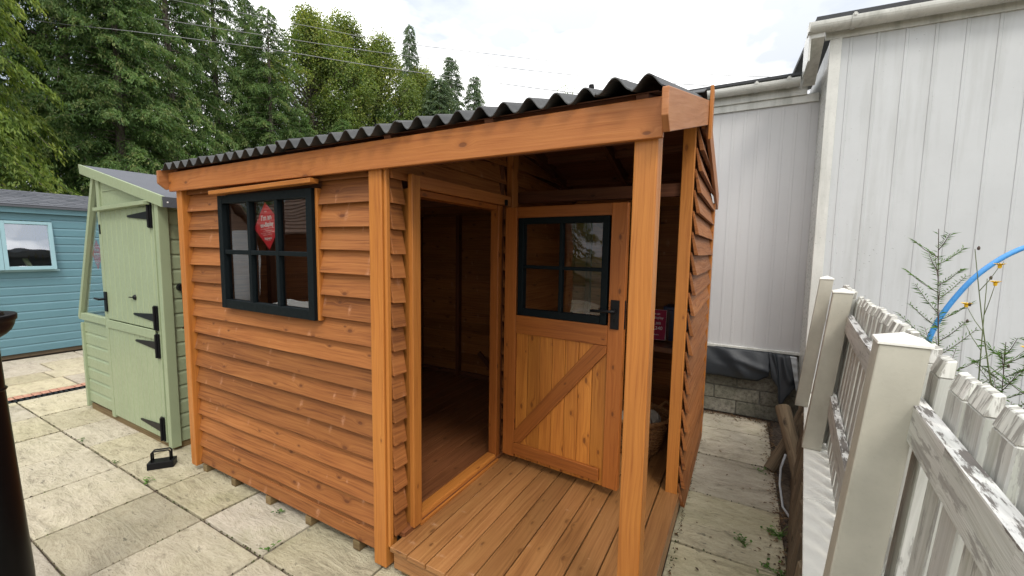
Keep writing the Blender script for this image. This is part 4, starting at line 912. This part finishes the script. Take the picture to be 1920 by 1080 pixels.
def rail(s0, s1, w0, h0, h1, mat, sag=0.):
    n = 6; b = MB()
    for i in range(n):
        a, c = s0 + (s1 - s0) * i / n, s0 + (s1 - s0) * (i + 1) / n; za = -sag * math.sin(math.pi * i / n); zc = -sag * math.sin(math.pi * (i + 1) / n)
        b.hexa([FP(a, w0, h0 + za), FP(c, w0, h0 + zc), FP(c, w0 + .032, h0 + zc), FP(a, w0 + .032, h0 + za), FP(a, w0, h1 + za), FP(c, w0, h1 + zc), FP(c, w0 + .032, h1 + zc), FP(a, w0 + .032, h1 + za)], fa, r=.5)
    b.build('rail', mat, fn)
for (a, c) in ((-1.95, .06), (.061, 1.90), (1.902, 2.72)):
    sg = .015 if a > 0 else .0
    rail(a, c, .0905, -.235, -.149, M_peel, sg); rail(a, c, .0902, -.1485, -.144, M_peeltop, sg)
    rail(a, c, .0905, -.75, -.653, M_peel, sg); rail(a, c, .0902, -.6525, -.648, M_peeltop, sg)

# leaning timbers, grey hose
def timber(label, a, b_, r0, r1):
    b = MB(); a = Vector(a); b_ = Vector(b_); m1 = a.lerp(b_, .5) + Vector((.01, 0, 0)); b.tube([a, m1, b_ - (b_ - a) * .01, b_], [r0, (r0 + r1) / 2, r1, r1 * .93], 12)
    return tag(b.build('timber_stake', M_sleeper, bevel=0), label, 'stake', 'leaning timber stakes')
timber('round sawn timber stake leaning left, its flat top below the torn sheet', (4.19, 1.9, .0), (4.055, 2.40, .52), .05, .055)
timber('low timber stake crossing behind the flat-topped one, foot on the path', (3.99, 2.32, .0), (4.24, 2.62, .47), .045, .045)
timber('thin upright timber stake close to the end of the white capping', (4.16, 2.2, .0), (4.235, 2.75, .56), .035, .035)
mb = MB(); mb.tube([(4.06, 1.98, .30), (4.035, 1.96, .2), (4.03, 1.9, .10), (4.045, 1.75, .015), (4.09, 1.6, .01), (4.1, 1.45, .012)], .008, 8); tag(mb.build('grey_hose', M_greyhose, smooth=True), 'thin grey hose trailing down beside the timber stakes onto the path', 'hose')
# blue water pipe arching out of the bed
pts = []
ctrl = [(4.60, 1.5, .45), (4.597, 1.5, .95), (4.60, 1.5, 1.15), (4.63, 1.5, 1.36), (4.70, 1.5, 1.54), (4.80, 1.5, 1.70), (4.95, 1.52, 1.82), (5.2, 1.55, 1.90), (5.5, 1.6, 1.85), (5.75, 1.6, 1.65), (5.88, 1.6, 1.3), (5.9, 1.6, .45)]
def smooth_pts(c, n=6):
    c = [Vector(q) for q in c]; o = []
    for i in range(len(c) - 1):
        p0, p1, p2, p3 = c[max(i - 1, 0)], c[i], c[i + 1], c[min(i + 2, len(c) - 1)]
        for k in range(n):
            t = k / n; o.append(.5 * ((2 * p1) + (p2 - p0) * t + (2 * p0 - 5 * p1 + 4 * p2 - p3) * t * t + (3 * p1 - p0 - 3 * p2 + p3) * t ** 3))
    return o + [c[-1]]
mb = MB(); mb.tube(smooth_pts(ctrl), .0125, 14); tag(mb.build('blue_pipe', M_hose, smooth=True), 'bright blue water pipe arching up behind the white picket fence', 'pipe')

# ------------------------------------------------------------------ weeds
def leaf(b, p, d, ln, wd, up=Vector((0, 0, 1)), r=None, droop=.3):
    p = Vector(p); d = Vector(d).normalized(); sd = d.cross(up)
    if sd.length < .01: sd = Vector((1, 0, 0))
    sd.normalize(); nrm = sd.cross(d)
    m1 = p + d * ln * .4 + nrm * ln * .06; e = p + d * ln - Vector((0, 0, 1)) * ln * droop
    m0 = p + d * ln * .7 - Vector((0, 0, 1)) * ln * droop * .45
    b.add([p, m1 + sd * wd / 2, m0 + sd * wd * .42, e, m0 - sd * wd * .42, m1 - sd * wd / 2], [(0, 1, 2, 3), (0, 3, 4, 5)], (1, 0, 0), r)
def tall_weed(label, base, top, seed, flowers=0, feathery=True, broad=0):
    rr = random.Random(seed); t = thing('tall_weed', label, 'weed', base)
    base = Vector(base); top = Vector(top); st = MB(); lf = MB(); fl = MB()
    sag = Vector((rr.uniform(-.03, .03), rr.uniform(-.02, .02), 0)); P = lambda q: base.lerp(top, q) + sag * math.sin(q * 3.1)
    st.tube([P(q) for q in np.linspace(0, 1, 10)], [.0045 * (1 - .7 * q) for q in np.linspace(0, 1, 10)], 6)
    ends = [P(1)]
    nb = 24 if feathery else 3
    for i in range(nb):
        q = .35 + .6 * i / nb if feathery else .55 + .15 * i; a = i * 2.4 + rr.uniform(-.3, .3); p = P(q); ln = ((.24 * (1.15 - q) + .06) if feathery else .16) * rr.uniform(.8, 1.2)
        d = Vector((math.cos(a), math.sin(a) * .7, .85 if feathery else 1.3)).normalized(); e = p + d * ln; mid = p.lerp(e, .5) - Vector((0, 0, .008))
        st.tube([p, mid, e], [.002, .0016, .001], 5, cap=False); ends.append(e)
        if feathery:
            for k in range(22):
                qq = .08 + .92 * k / 22; pp = p.lerp(e, qq)
                a2 = a + (1 if k % 2 else -1) * rr.uniform(.6, 1.2); leaf(lf, pp, (math.cos(a2), math.sin(a2), .5), rr.uniform(.022, .05), .0036, droop=rr.uniform(-.1, .25))
    if feathery:
        for k in range(34):
            q = .3 + .7 * k / 34; a = k * 2.4; leaf(lf, P(q), (math.cos(a), math.sin(a), .55), rr.uniform(.025, .05), .0036, droop=.1)
    for k in range(broad):
        q = .04 + .5 * k / max(1, broad); a = k * 2.2 + rr.random(); leaf(lf, P(q), (math.cos(a), math.sin(a), .35), rr.uniform(.10, .17), .028, droop=.35)
    for k in range(6): leaf(lf, P(.25 + .08 * k), (math.cos(k * 2.), math.sin(k * 2.), .3), .05, .012)
    st.build('stem', M_stem if feathery else M_stemg, t); lf.build('foliage', L_weed, t)
    for k in range(flowers):
        p = ends[-1 - k] if k < len(ends) else P(1); f = MB()
        for j in range(16):
            a = j * .3927; leaf(f, p, (math.cos(a), math.sin(a), .5), .026, .009, droop=-.05)
        f.lathe([(0, -.012), (.006, -.01), (.008, 0), (.004, .006), (0, .007)], p, 8); f.build('flower', M_petal, t)
    bd = MB()
    for e in ends[:3] if not feathery else []: bd.lathe([(0, -.009), (.005, -.007), (.006, .003), (.002, .01), (0, .01)], Vector(e) + Vector((.012, 0, .004)), 8)
    if bd.v: bd.build('bud', M_stem, t)
    return t
G_W = 'tall weeds behind the picket fence'
w1 = tall_weed('feathery tall weed with a reddish stem rising in front of the blue pipe', (4.70, 1.3, .48), (4.552, 1.3, 1.90), 3, broad=5); w1['group'] = G_W
w2 = tall_weed('yellow flowered weed on a long bare stem leaning across the blue pipe', (4.95, 1.28, .48), (4.655, 1.2, 1.80), 8, flowers=3, feathery=False, broad=0); w2['group'] = G_W
w3 = tall_weed('thin straight weed stem standing to the right of the feathery weed', (4.78, 1.3, .48), (4.742, 1.3, 1.66), 12, flowers=1, feathery=False, broad=5); w3['group'] = G_W
w5 = tall_weed('short bushy weed with many leaves low behind the pickets right of the pipe', (4.86, 1.32, .48), (4.83, 1.3, 1.36), 33, broad=12); w5['group'] = G_W
w4 = tall_weed('broad-leaved feathery weed at the right edge of the photo', (4.93, 1.1, .48), (4.93, 1.12, 1.56), 21, broad=7); w4['group'] = G_W
def small_weed(label, p, n=8, r0=.05, seed=1):
    rr = random.Random(seed); b = MB(); P = Vector(p)
    for k in range(n):
        a = rr.uniform(0, 6.28); q = P + Vector((rr.gauss(0, r0 * .5), rr.gauss(0, r0 * .5), rr.uniform(.004, .03)))
        b.tube([P, P.lerp(q, .5) + Vector((0, 0, .006)), q], .0012, 4, cap=False); leaf(b, q, (math.cos(a), math.sin(a), rr.uniform(.2, .8)), rr.uniform(.018, .034), rr.uniform(.010, .016), droop=.2)
    b.tube([P, P + Vector((0, 0, .03))], .0015, 5)
    return tag(b.build('small_weed', L_weed), label, 'weed', 'small weeds growing in the paving joints')
small_weed('largest of the small weeds in the long joint, below the door weight', (-.05, -.30, 0), 12, .04, 1)
small_weed('tiny weed in the long paving joint up and left of the door weight', (-.62, -.30, 0), 6, .03, 2)
small_weed('tiny weed in the joint just left of the green shed door', (-1.35, -.29, 0), 5, .03, 3)
small_weed('bright green weed at the foot of the brown shed wall', (1.12, -.02, 0), 7, .03, 4)
small_weed('weed sprig in the joint near the bottom edge, left of the corner post', (1.40, -.26, 0), 6, .03, 5)
small_weed('leafy weed lying out on the path slab right of the porch', (3.80, 1.22, 0), 16, .045, 6)
small_weed('leafy weed on the path nearer the timber retaining wall', (3.92, 1.06, 0), 10, .04, 7)
small_weed('weed clump at the foot of the retaining wall, lowest in the photo', (3.99, 1.0, 0), 34, .085, 8)
small_weed('weed clump at the foot of the retaining wall, middle of the row', (4.0, 1.4, 0), 30, .08, 9)
small_weed('low weed leaves beside the crossed timber stakes', (3.93, 2.25, 0), 9, .06, 10)
# litter of dead leaves and moss against the edges
b = MB(); rr = random.Random(5)
for k in range(1100):
    z0 = rr.random()
    if z0 < .62: y = rr.uniform(.2, 3.4); x = 4.06 - abs(rr.gauss(0, .05)) + (.0 if y < 2 else .0)
    elif z0 < .93: x = rr.uniform(3.42, 4.1); y = 3.46 - abs(rr.gauss(0, .05))
    elif z0 < .97 and z0 > .93: x = 3.445 + abs(rr.gauss(0, .012)); y = rr.uniform(.3, 2.6)
    else: x = rr.uniform(3.5, 4.0); y = rr.uniform(.5, 3.3)
    a = rr.uniform(0, 6.28); leaf(b, (x, y, .004 + rr.random() * .008), (math.cos(a), math.sin(a), rr.uniform(-.05, .3)), rr.uniform(.01, .035), rr.uniform(.005, .014), droop=.05)
o = b.build('leaf_litter', m_leaf('dead_leaf', [(.04, .022, .012), (.10, .055, .03), (.18, .11, .05)], .1)); tag(o, 'scattered dead brown leaves along the edges of the narrow path', 'leaf litter', kind='stuff')

b = MB(); rr = random.Random(77)
for k in range(2600):
    if rr.random() < .5: x = rr.choice(xs) + rr.gauss(0, .004); y = rr.uniform(-1.6, 3.4)
    else: y = rr.choice(ys[11:]) + rr.gauss(0, .004); x = rr.uniform(-3.2, 4.03)
    if rr.random() < .08: x = 3.44 + abs(rr.gauss(0, .014)); y = rr.uniform(-.3, 2.7)
    if 0 < x < 3.42 and 0 < y < 2.6: continue
    r0 = rr.uniform(.003, .009); n = 5; a0 = rr.random() * 6
    ring = [(x + r0 * rr.uniform(.6, 1.5) * math.cos(a0 + 6.283 * q / n), y + r0 * rr.uniform(.6, 1.5) * math.sin(a0 + 6.283 * q / n), -.006) for q in range(n)]
    b.add(ring + [(x, y, rr.uniform(.001, .006))], [(q, (q + 1) % n, n) for q in range(n)])
tag(b.build('joint_moss', m_leaf('moss_and_grit', [(.03, .022, .014), (.07, .05, .03), (.06, .075, .02), (.16, .13, .09)], 0.)), 'dark moss and grit lodged in the joints between the slabs', 'moss', kind='stuff')

# ------------------------------------------------------------------ trees
def quads(name, cent, dirs, nrm, ln, wd, rnd, mat, parent):
    """many small pointed leaf faces: centre, direction, side vector"""
    n = len(cent); side = np.cross(dirs, nrm); side /= (np.linalg.norm(side, axis=1, keepdims=True) + 1e-9)
    ln = ln[:, None]; wd = wd[:, None]
    v = np.stack([cent - dirs * ln * .5, cent + side * wd * .5 - dirs * ln * .05, cent + dirs * ln * .5, cent - side * wd * .5 - dirs * ln * .05], 1).reshape(-1, 3)
    me = bpy.data.meshes.new(name); me.vertices.add(4 * n); me.vertices.foreach_set('co', v.astype(np.float32).ravel())
    me.loops.add(4 * n); me.loops.foreach_set('vertex_index', np.arange(4 * n, dtype=np.int32))
    me.polygons.add(n); me.polygons.foreach_set('loop_start', np.arange(0, 4 * n, 4, dtype=np.int32)); me.polygons.foreach_set('loop_total', np.full(n, 4, dtype=np.int32))
    me.update(calc_edges=True); at = me.attributes.new('rnd', 'FLOAT', 'FACE'); at.data.foreach_set('value', rnd.astype(np.float32))
    me.materials.append(mat); o = bpy.data.objects.new(name, me); COL.objects.link(o); o.parent = parent; return o
def norm(a): return a / (np.linalg.norm(a, axis=-1, keepdims=True) + 1e-9)
def conifer(label, seed, H=15, R0=3.2, mat=L_con, nbr=150, sprays=26, leaves=12, z0=.3, droop=.55, fs=1., shape=.75, gap=.0, leader=True):
    rg = np.random.default_rng(seed); t = thing('conifer_tree', label, 'tree'); st = MB()
    st.tube([(0, 0, 0), (.05, 0, H * .3), (0, .05, H * .65), (.03, 0, H * .98)], [.2, .14, .08, .012], 9)
    C_, D_, Nn, Ln, Wd, Rn = [], [], [], [], [], []
    for i in range(nbr):
        q = (i + rg.random()) / nbr; z = z0 + (H - z0) * q ** .92; a = i * 2.39996 + rg.normal(0, .3)
        L_ = R0 * (1 - q) ** shape * rg.uniform(.65, 1.15) + .15
        if rg.random() < gap: continue
        k = 8; pts = []
        up0 = rg.uniform(.05, .4)
        for j in range(k + 1):
            s = j / k; pts.append([math.cos(a) * L_ * s, math.sin(a) * L_ * s, z + L_ * (up0 * s - droop * s * s)])
        pts = np.array(pts)
        if L_ > .8: st.tube([Vector(p) for p in pts[::2]], [.028 * L_ / R0 + .008, .018 * L_ / R0 + .005, .012, .008, .004], 5, cap=False)
        ns = max(4, int(sprays * L_ / R0 + 3))
        for s in rg.uniform(.18, 1.02, ns):
            s = min(s, 1.); p = pts[0] + (pts[-1] - pts[0]) * s; p = np.array([math.cos(a) * L_ * s, math.sin(a) * L_ * s, z + L_ * (up0 * s - droop * s * s)])
            a2 = a + rg.choice([-1, 1]) * rg.uniform(.3, 1.3); sl_ = (.26 + .5 * (1 - s) * L_ / 3) * rg.uniform(.7, 1.25)
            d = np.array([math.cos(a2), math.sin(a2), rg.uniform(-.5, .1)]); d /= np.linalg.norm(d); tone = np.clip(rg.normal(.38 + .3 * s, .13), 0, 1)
            m_ = leaves; u = rg.uniform(0, 1, m_)[:, None]
            sag = np.array([0, 0, -1.]) * (u ** 2) * sl_ * .8
            c = p + d * u * sl_ + sag * 1.1 + rg.normal(0, .028, (m_, 3)) + rg.normal(0, .04, (m_, 3)) * u
            dd = norm(d * .6 + np.array([0, 0, -1.0]) * (.35 + .9 * u) + rg.normal(0, .4, (m_, 3)))
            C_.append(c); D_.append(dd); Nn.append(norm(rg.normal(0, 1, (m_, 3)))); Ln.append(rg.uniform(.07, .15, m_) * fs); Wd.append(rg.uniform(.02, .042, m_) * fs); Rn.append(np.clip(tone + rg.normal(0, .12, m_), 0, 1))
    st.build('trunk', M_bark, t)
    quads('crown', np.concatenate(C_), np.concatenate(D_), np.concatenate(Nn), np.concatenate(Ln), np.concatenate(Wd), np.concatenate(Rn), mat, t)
    return t
def broadleaf(label, seed, H=13, R0=3.4, mat=L_map, clumps=130, leaves=190, z0=2.5, fs=1.):
    rg = np.random.default_rng(seed); t = thing('broadleaf_tree', label, 'tree'); st = MB()
    st.tube([(0, 0, 0), (.08, 0, H * .3), (0, .08, H * .55), (.03, 0, H * .85)], [.24, .17, .1, .03], 9)
    C_, D_, Nn, Ln, Wd, Rn = [], [], [], [], [], []
    for i in range(clumps):
        q = rg.random(); z = z0 + (H - z0) * q; env = R0 * (math.sin(math.pi * min(1, .18 + .82 * (1 - q) ** .75)) ** .6 if q > .0 else .6) * (1 if q < .45 else (1 - (q - .45) / .55) ** .8 + .08)
        a = rg.uniform(0, 6.283); r = env * math.sqrt(rg.uniform(.15, 1.)); c0 = np.array([math.cos(a) * r, math.sin(a) * r, z])
        sc = rg.uniform(.45, .85)
        st.tube([Vector((0, 0, max(1.5, z - r * .9))), Vector((c0[0] * .5, c0[1] * .5, z - r * .35)), Vector(c0)], [.05, .03, .01], 5, cap=False)
        up = rg.uniform(1., 1.9); dn = rg.normal(0, 1, (leaves, 3)); dn = norm(dn) * (rg.uniform(.25, 1, (leaves, 1)) ** .5) * sc * np.array([1, 1, .75 * up]); clump_tone = np.full(leaves, float(np.clip(.2 + .5 * q + rg.normal(0, .16), 0, 1)))  # leaf tone gets paler and yellower up the crown, random per clump
        C_.append(c0 + dn); dd = norm(norm(dn) + np.array([0, 0, -.4]) + rg.normal(0, .6, (leaves, 3))); D_.append(dd); Nn.append(norm(rg.normal(0, .6, (leaves, 3)) + np.array([0, 0, 1.])))
        Ln.append(rg.uniform(.10, .18, leaves) * fs); Wd.append(rg.uniform(.08, .13, leaves) * fs); Rn.append(np.clip(clump_tone + rg.normal(0, .14, leaves), 0, 1))
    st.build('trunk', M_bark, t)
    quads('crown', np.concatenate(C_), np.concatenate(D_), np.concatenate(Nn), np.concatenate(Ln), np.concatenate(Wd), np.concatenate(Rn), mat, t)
    return t
def place(t, az, dist, rot=0, sx=1, sz=1, z=-.1, grp=None):
    x = 3.713 + dist * math.sin(rad(az)); y = -1.572 + dist * math.cos(rad(az))
    t.matrix_basis = Matrix.Translation((x, y, z)) @ Matrix.Rotation(rot, 4, 'Z') @ Matrix.Diagonal((sx, sx, sz, 1)); t['group'] = grp or 'trees beyond the sheds'; return t
def dup(src, label):
    r = src.copy(); COL.objects.link(r); r['label'] = label
    for ch in list(src.children): c = ch.copy(); COL.objects.link(c); c.parent = r
    return r
A_ = conifer('dark drooping conifer, tallest at the left behind the blue shed', 1, H=16, R0=3.3, nbr=250, sprays=46, leaves=22, fs=1.0)
B_ = conifer('dark conifer with open gaps above the green shed roof', 2, H=15, R0=3.1, nbr=220, sprays=44, leaves=21, gap=.12, fs=1.0)
D_ = conifer('slender grey-green conifer spire', 4, H=13.5, R0=2.2, nbr=220, sprays=40, leaves=20, mat=L_grey, shape=.95)
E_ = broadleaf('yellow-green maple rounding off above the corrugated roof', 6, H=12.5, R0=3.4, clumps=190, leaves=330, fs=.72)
Gd = conifer('bright yellow-green conifer at the far left edge', 9, H=12, R0=3.2, nbr=220, sprays=50, leaves=24, mat=L_gold, droop=.7, fs=.95)
place(Gd, -84.3, 14, .4)
place(A_, -75, 18, 0)
place(B_, -67.5, 19.5, 1.2)
place(dup(A_, 'dense dark conifer between the two tall left ones, furthest back at the left'), -70.5, 23, 2.1)
place(dup(B_, 'dark conifer leaning over the gap above the blue shed'), -79.5, 19, 3.3, 1.1, 1.05)
place(dup(A_, 'tall dark conifer whose top meets the first patch of sky'), -63.5, 22, 4.0, .95, .98)
place(dup(A_, 'dark bushy conifer low behind the green shed roof'), -71.5, 17, 5.2, .9, .72)
place(dup(B_, 'dark conifer right of the first sky gap, behind the pointed shed corner'), -58.5, 21, .6, .95, .78)
place(dup(D_, 'thin grey-green conifer with twin tips beside the first sky gap'), -60.3, 24, .7, 1.1, .98)
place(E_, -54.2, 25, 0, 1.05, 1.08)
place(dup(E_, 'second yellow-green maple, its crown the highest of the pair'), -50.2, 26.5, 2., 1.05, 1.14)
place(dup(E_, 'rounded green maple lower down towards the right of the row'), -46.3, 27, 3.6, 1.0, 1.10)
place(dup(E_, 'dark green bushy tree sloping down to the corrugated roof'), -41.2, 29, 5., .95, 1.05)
place(dup(D_, 'tall pointed conifer spire standing above the right-hand maples'), -42.6, 29, 1.9, 1.0, 1.19)
place(dup(D_, 'broad grey-green conifer low in front of the right-hand spires'), -38.9, 27, 1.1, 1.9, .90)
place(dup(D_, 'low broad conifer between the last two spires, just above the roof'), -36.2, 29, 2.2, 1.9, .80)
place(D_, -37.4, 31, 0, 1.5, 1.13); D_['label'] = 'conifer spire second from the right end of the tree row'
place(dup(D_, 'smallest conifer spire at the right end of the tree row'), -34.3, 32, 3., 1.35, 1.07)
place(dup(B_, 'dark conifer filling in behind the right-hand maples'), -47.5, 30, 2.5, 1.0, .80)
place(dup(B_, 'dark conifer behind the left-hand maple'), -53.5, 29, 4.4, 1.0, .85)
place(dup(A_, 'dark conifer low behind the middle of the corrugated roof'), -43.5, 32, 1., .9, .66)
place(dup(B_, 'low dark conifer in front of the left-hand maple, above the roof edge'), -55.5, 21, 2.9, .9, .50)
place(dup(A_, 'low dark conifer in front of the middle maple, above the roof edge'), -50.8, 22.5, .3, .85, .50)
place(dup(B_, 'low dark conifer in front of the right-hand maple'), -46.3, 24, 5.1, .85, .52)
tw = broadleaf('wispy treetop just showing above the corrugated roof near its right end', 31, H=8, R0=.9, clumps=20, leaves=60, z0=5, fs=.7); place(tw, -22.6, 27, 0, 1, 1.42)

# overhead wires
cam_o = Vector((3.713, -1.572, 1.766))
for pts, lb in (([(-23, -3, 9.2), (-13.8, 1.99, 7.69), (-10.7, 3.66, 7.32), (-7.61, 5.33, 6.92), (-3.6, 7.49, 6.3), (3, 11, 5.6), (14, 17, 5.6)], 'lowest overhead wire crossing in front of the trees'),
                ([(-23, -2, 10.4), (-13.66, 3.29, 8.5), (-11.36, 4.53, 8.18), (-9.07, 5.77, 7.83), (-4.5, 8.3, 7.2), (3, 12, 6.4), (14, 18, 6.3)], 'middle overhead wire crossing in front of the trees'),
                ([(-23, 0, 11.4), (-12.18, 5.35, 9.3), (-8.37, 7.38, 8.54), (-5.24, 9.05, 8.0), (3, 13.4, 7.2), (14, 19, 7.1)], 'highest overhead wire crossing the sky above the maples')):
    b = MB(); b.tube(smooth_pts(pts, 5), .0095, 5); tag(b.build('overhead_wire', M_wire), lb, 'wire', 'overhead wires in front of the trees')

# ------------------------------------------------------------------ what the windows reflect, behind the camera
M_tile = m_felt('brown_roof_tile', (.12, .075, .055), (.22, .15, .11)); M_wclad = paint('white_weatherboard', (.5, .52, .52), rough=.5)
def far_shed(label, x0, x1, y0, y1, h, mat):
    t = thing('display_cabin', label, 'cabin', ((x0 + x1) / 2, (y0 + y1) / 2, 0)); b = MB(); z = 0
    while z < h: b.box(x0 + R_.uniform(0, .004), x1, y0, y1 + .0, z, z + .147); z += .15
    b.build('wall', mat, t); b = MB(); ym = (y0 + y1) / 2; n = 10
    for sg, ye in ((1, y1 + .25), (-1, y0 - .25)):
        for k in range(n):
            q0, q1 = k / n, (k + 1) / n; ya = ye + (ym - ye) * q0; yb = ye + (ym - ye) * q1; za = h + 1.2 * q0; zb_ = h + 1.2 * q1
            b.hexa([(x0 - .2, ya, za), (x1 + .2, ya, za), (x1 + .2, yb, zb_), (x0 - .2, yb, zb_), (x0 - .2, ya, za + .05), (x1 + .2, ya, za + .05), (x1 + .2, yb, zb_ + .02), (x0 - .2, yb, zb_ + .02)])
    b.prism([(x0 + .01, y0, h - .02), (x0 + .01, y1, h - .02), (x0 + .01, ym, h + 1.15)], (0, 0, 0), (x1 - x0 - .02, 0, 0)); b.build('roof', M_tile, t)
    return t
far_shed('brown tiled cabin seen as a reflection in the front window', -9.5, -5.8, -8.6, -5.4, 2.1, M_inner)
far_shed('white weatherboarded cabin seen as a reflection at the left of the front window', -10.5, -7.2, -4.6, -2.6, 2.0, M_wclad)
pt = thing('picnic_table', 'pale grey picnic table seen as a reflection in the front window', 'table', (-3.0, -3.0, 0))
b = MB()
for k in range(5): b.box(-3.7, -2.2, -3.25 + k * .13, -3.25 + k * .13 + .12, .72, .755)
b.build('tabletop', M_cap, pt, bevel=.003)
for y in (-3.75, -2.35):
    b = MB(); b.box(-3.7, -2.2, y, y + .12, .42, .455); b.box(-3.7, -2.2, y + .13, y + .25, .42, .455); b.build('seat', M_cap, pt, bevel=.003)
for x in (-3.5, -2.4):
    b = MB(); b.bar((x, -3.6, 0), (x, -3.1, .72), .045, .09, up=(0, 1, 0)); b.bar((x, -2.3, 0), (x, -2.8, .72), .045, .09, up=(0, 1, 0)); b.bar((x, -3.7, .4), (x, -2.15, .4), .045, .09); b.build('leg', M_cap, pt)
for (x, y, r, s) in ((-14, -7, 0, .75), (-11, -12, 1.7, .8), (-17, -3, 3., .7), (-8, -15, 4., .75)):
    d = dup(A_, ''); d['label'] = {0: 'dark conifer reflected at the left of the front window', 1.7: 'dark conifer reflected in the middle of the front window', 3.: 'dark conifer mirrored behind the white cabin', 4.: 'dark conifer mirrored at the right of the front window'}[r]
    d.matrix_basis = Matrix.Translation((x, y, -.1)) @ Matrix.Rotation(r, 4, 'Z') @ Matrix.Diagonal((1.1, 1.1, s, 1)); d['group'] = 'trees reflected in the window'
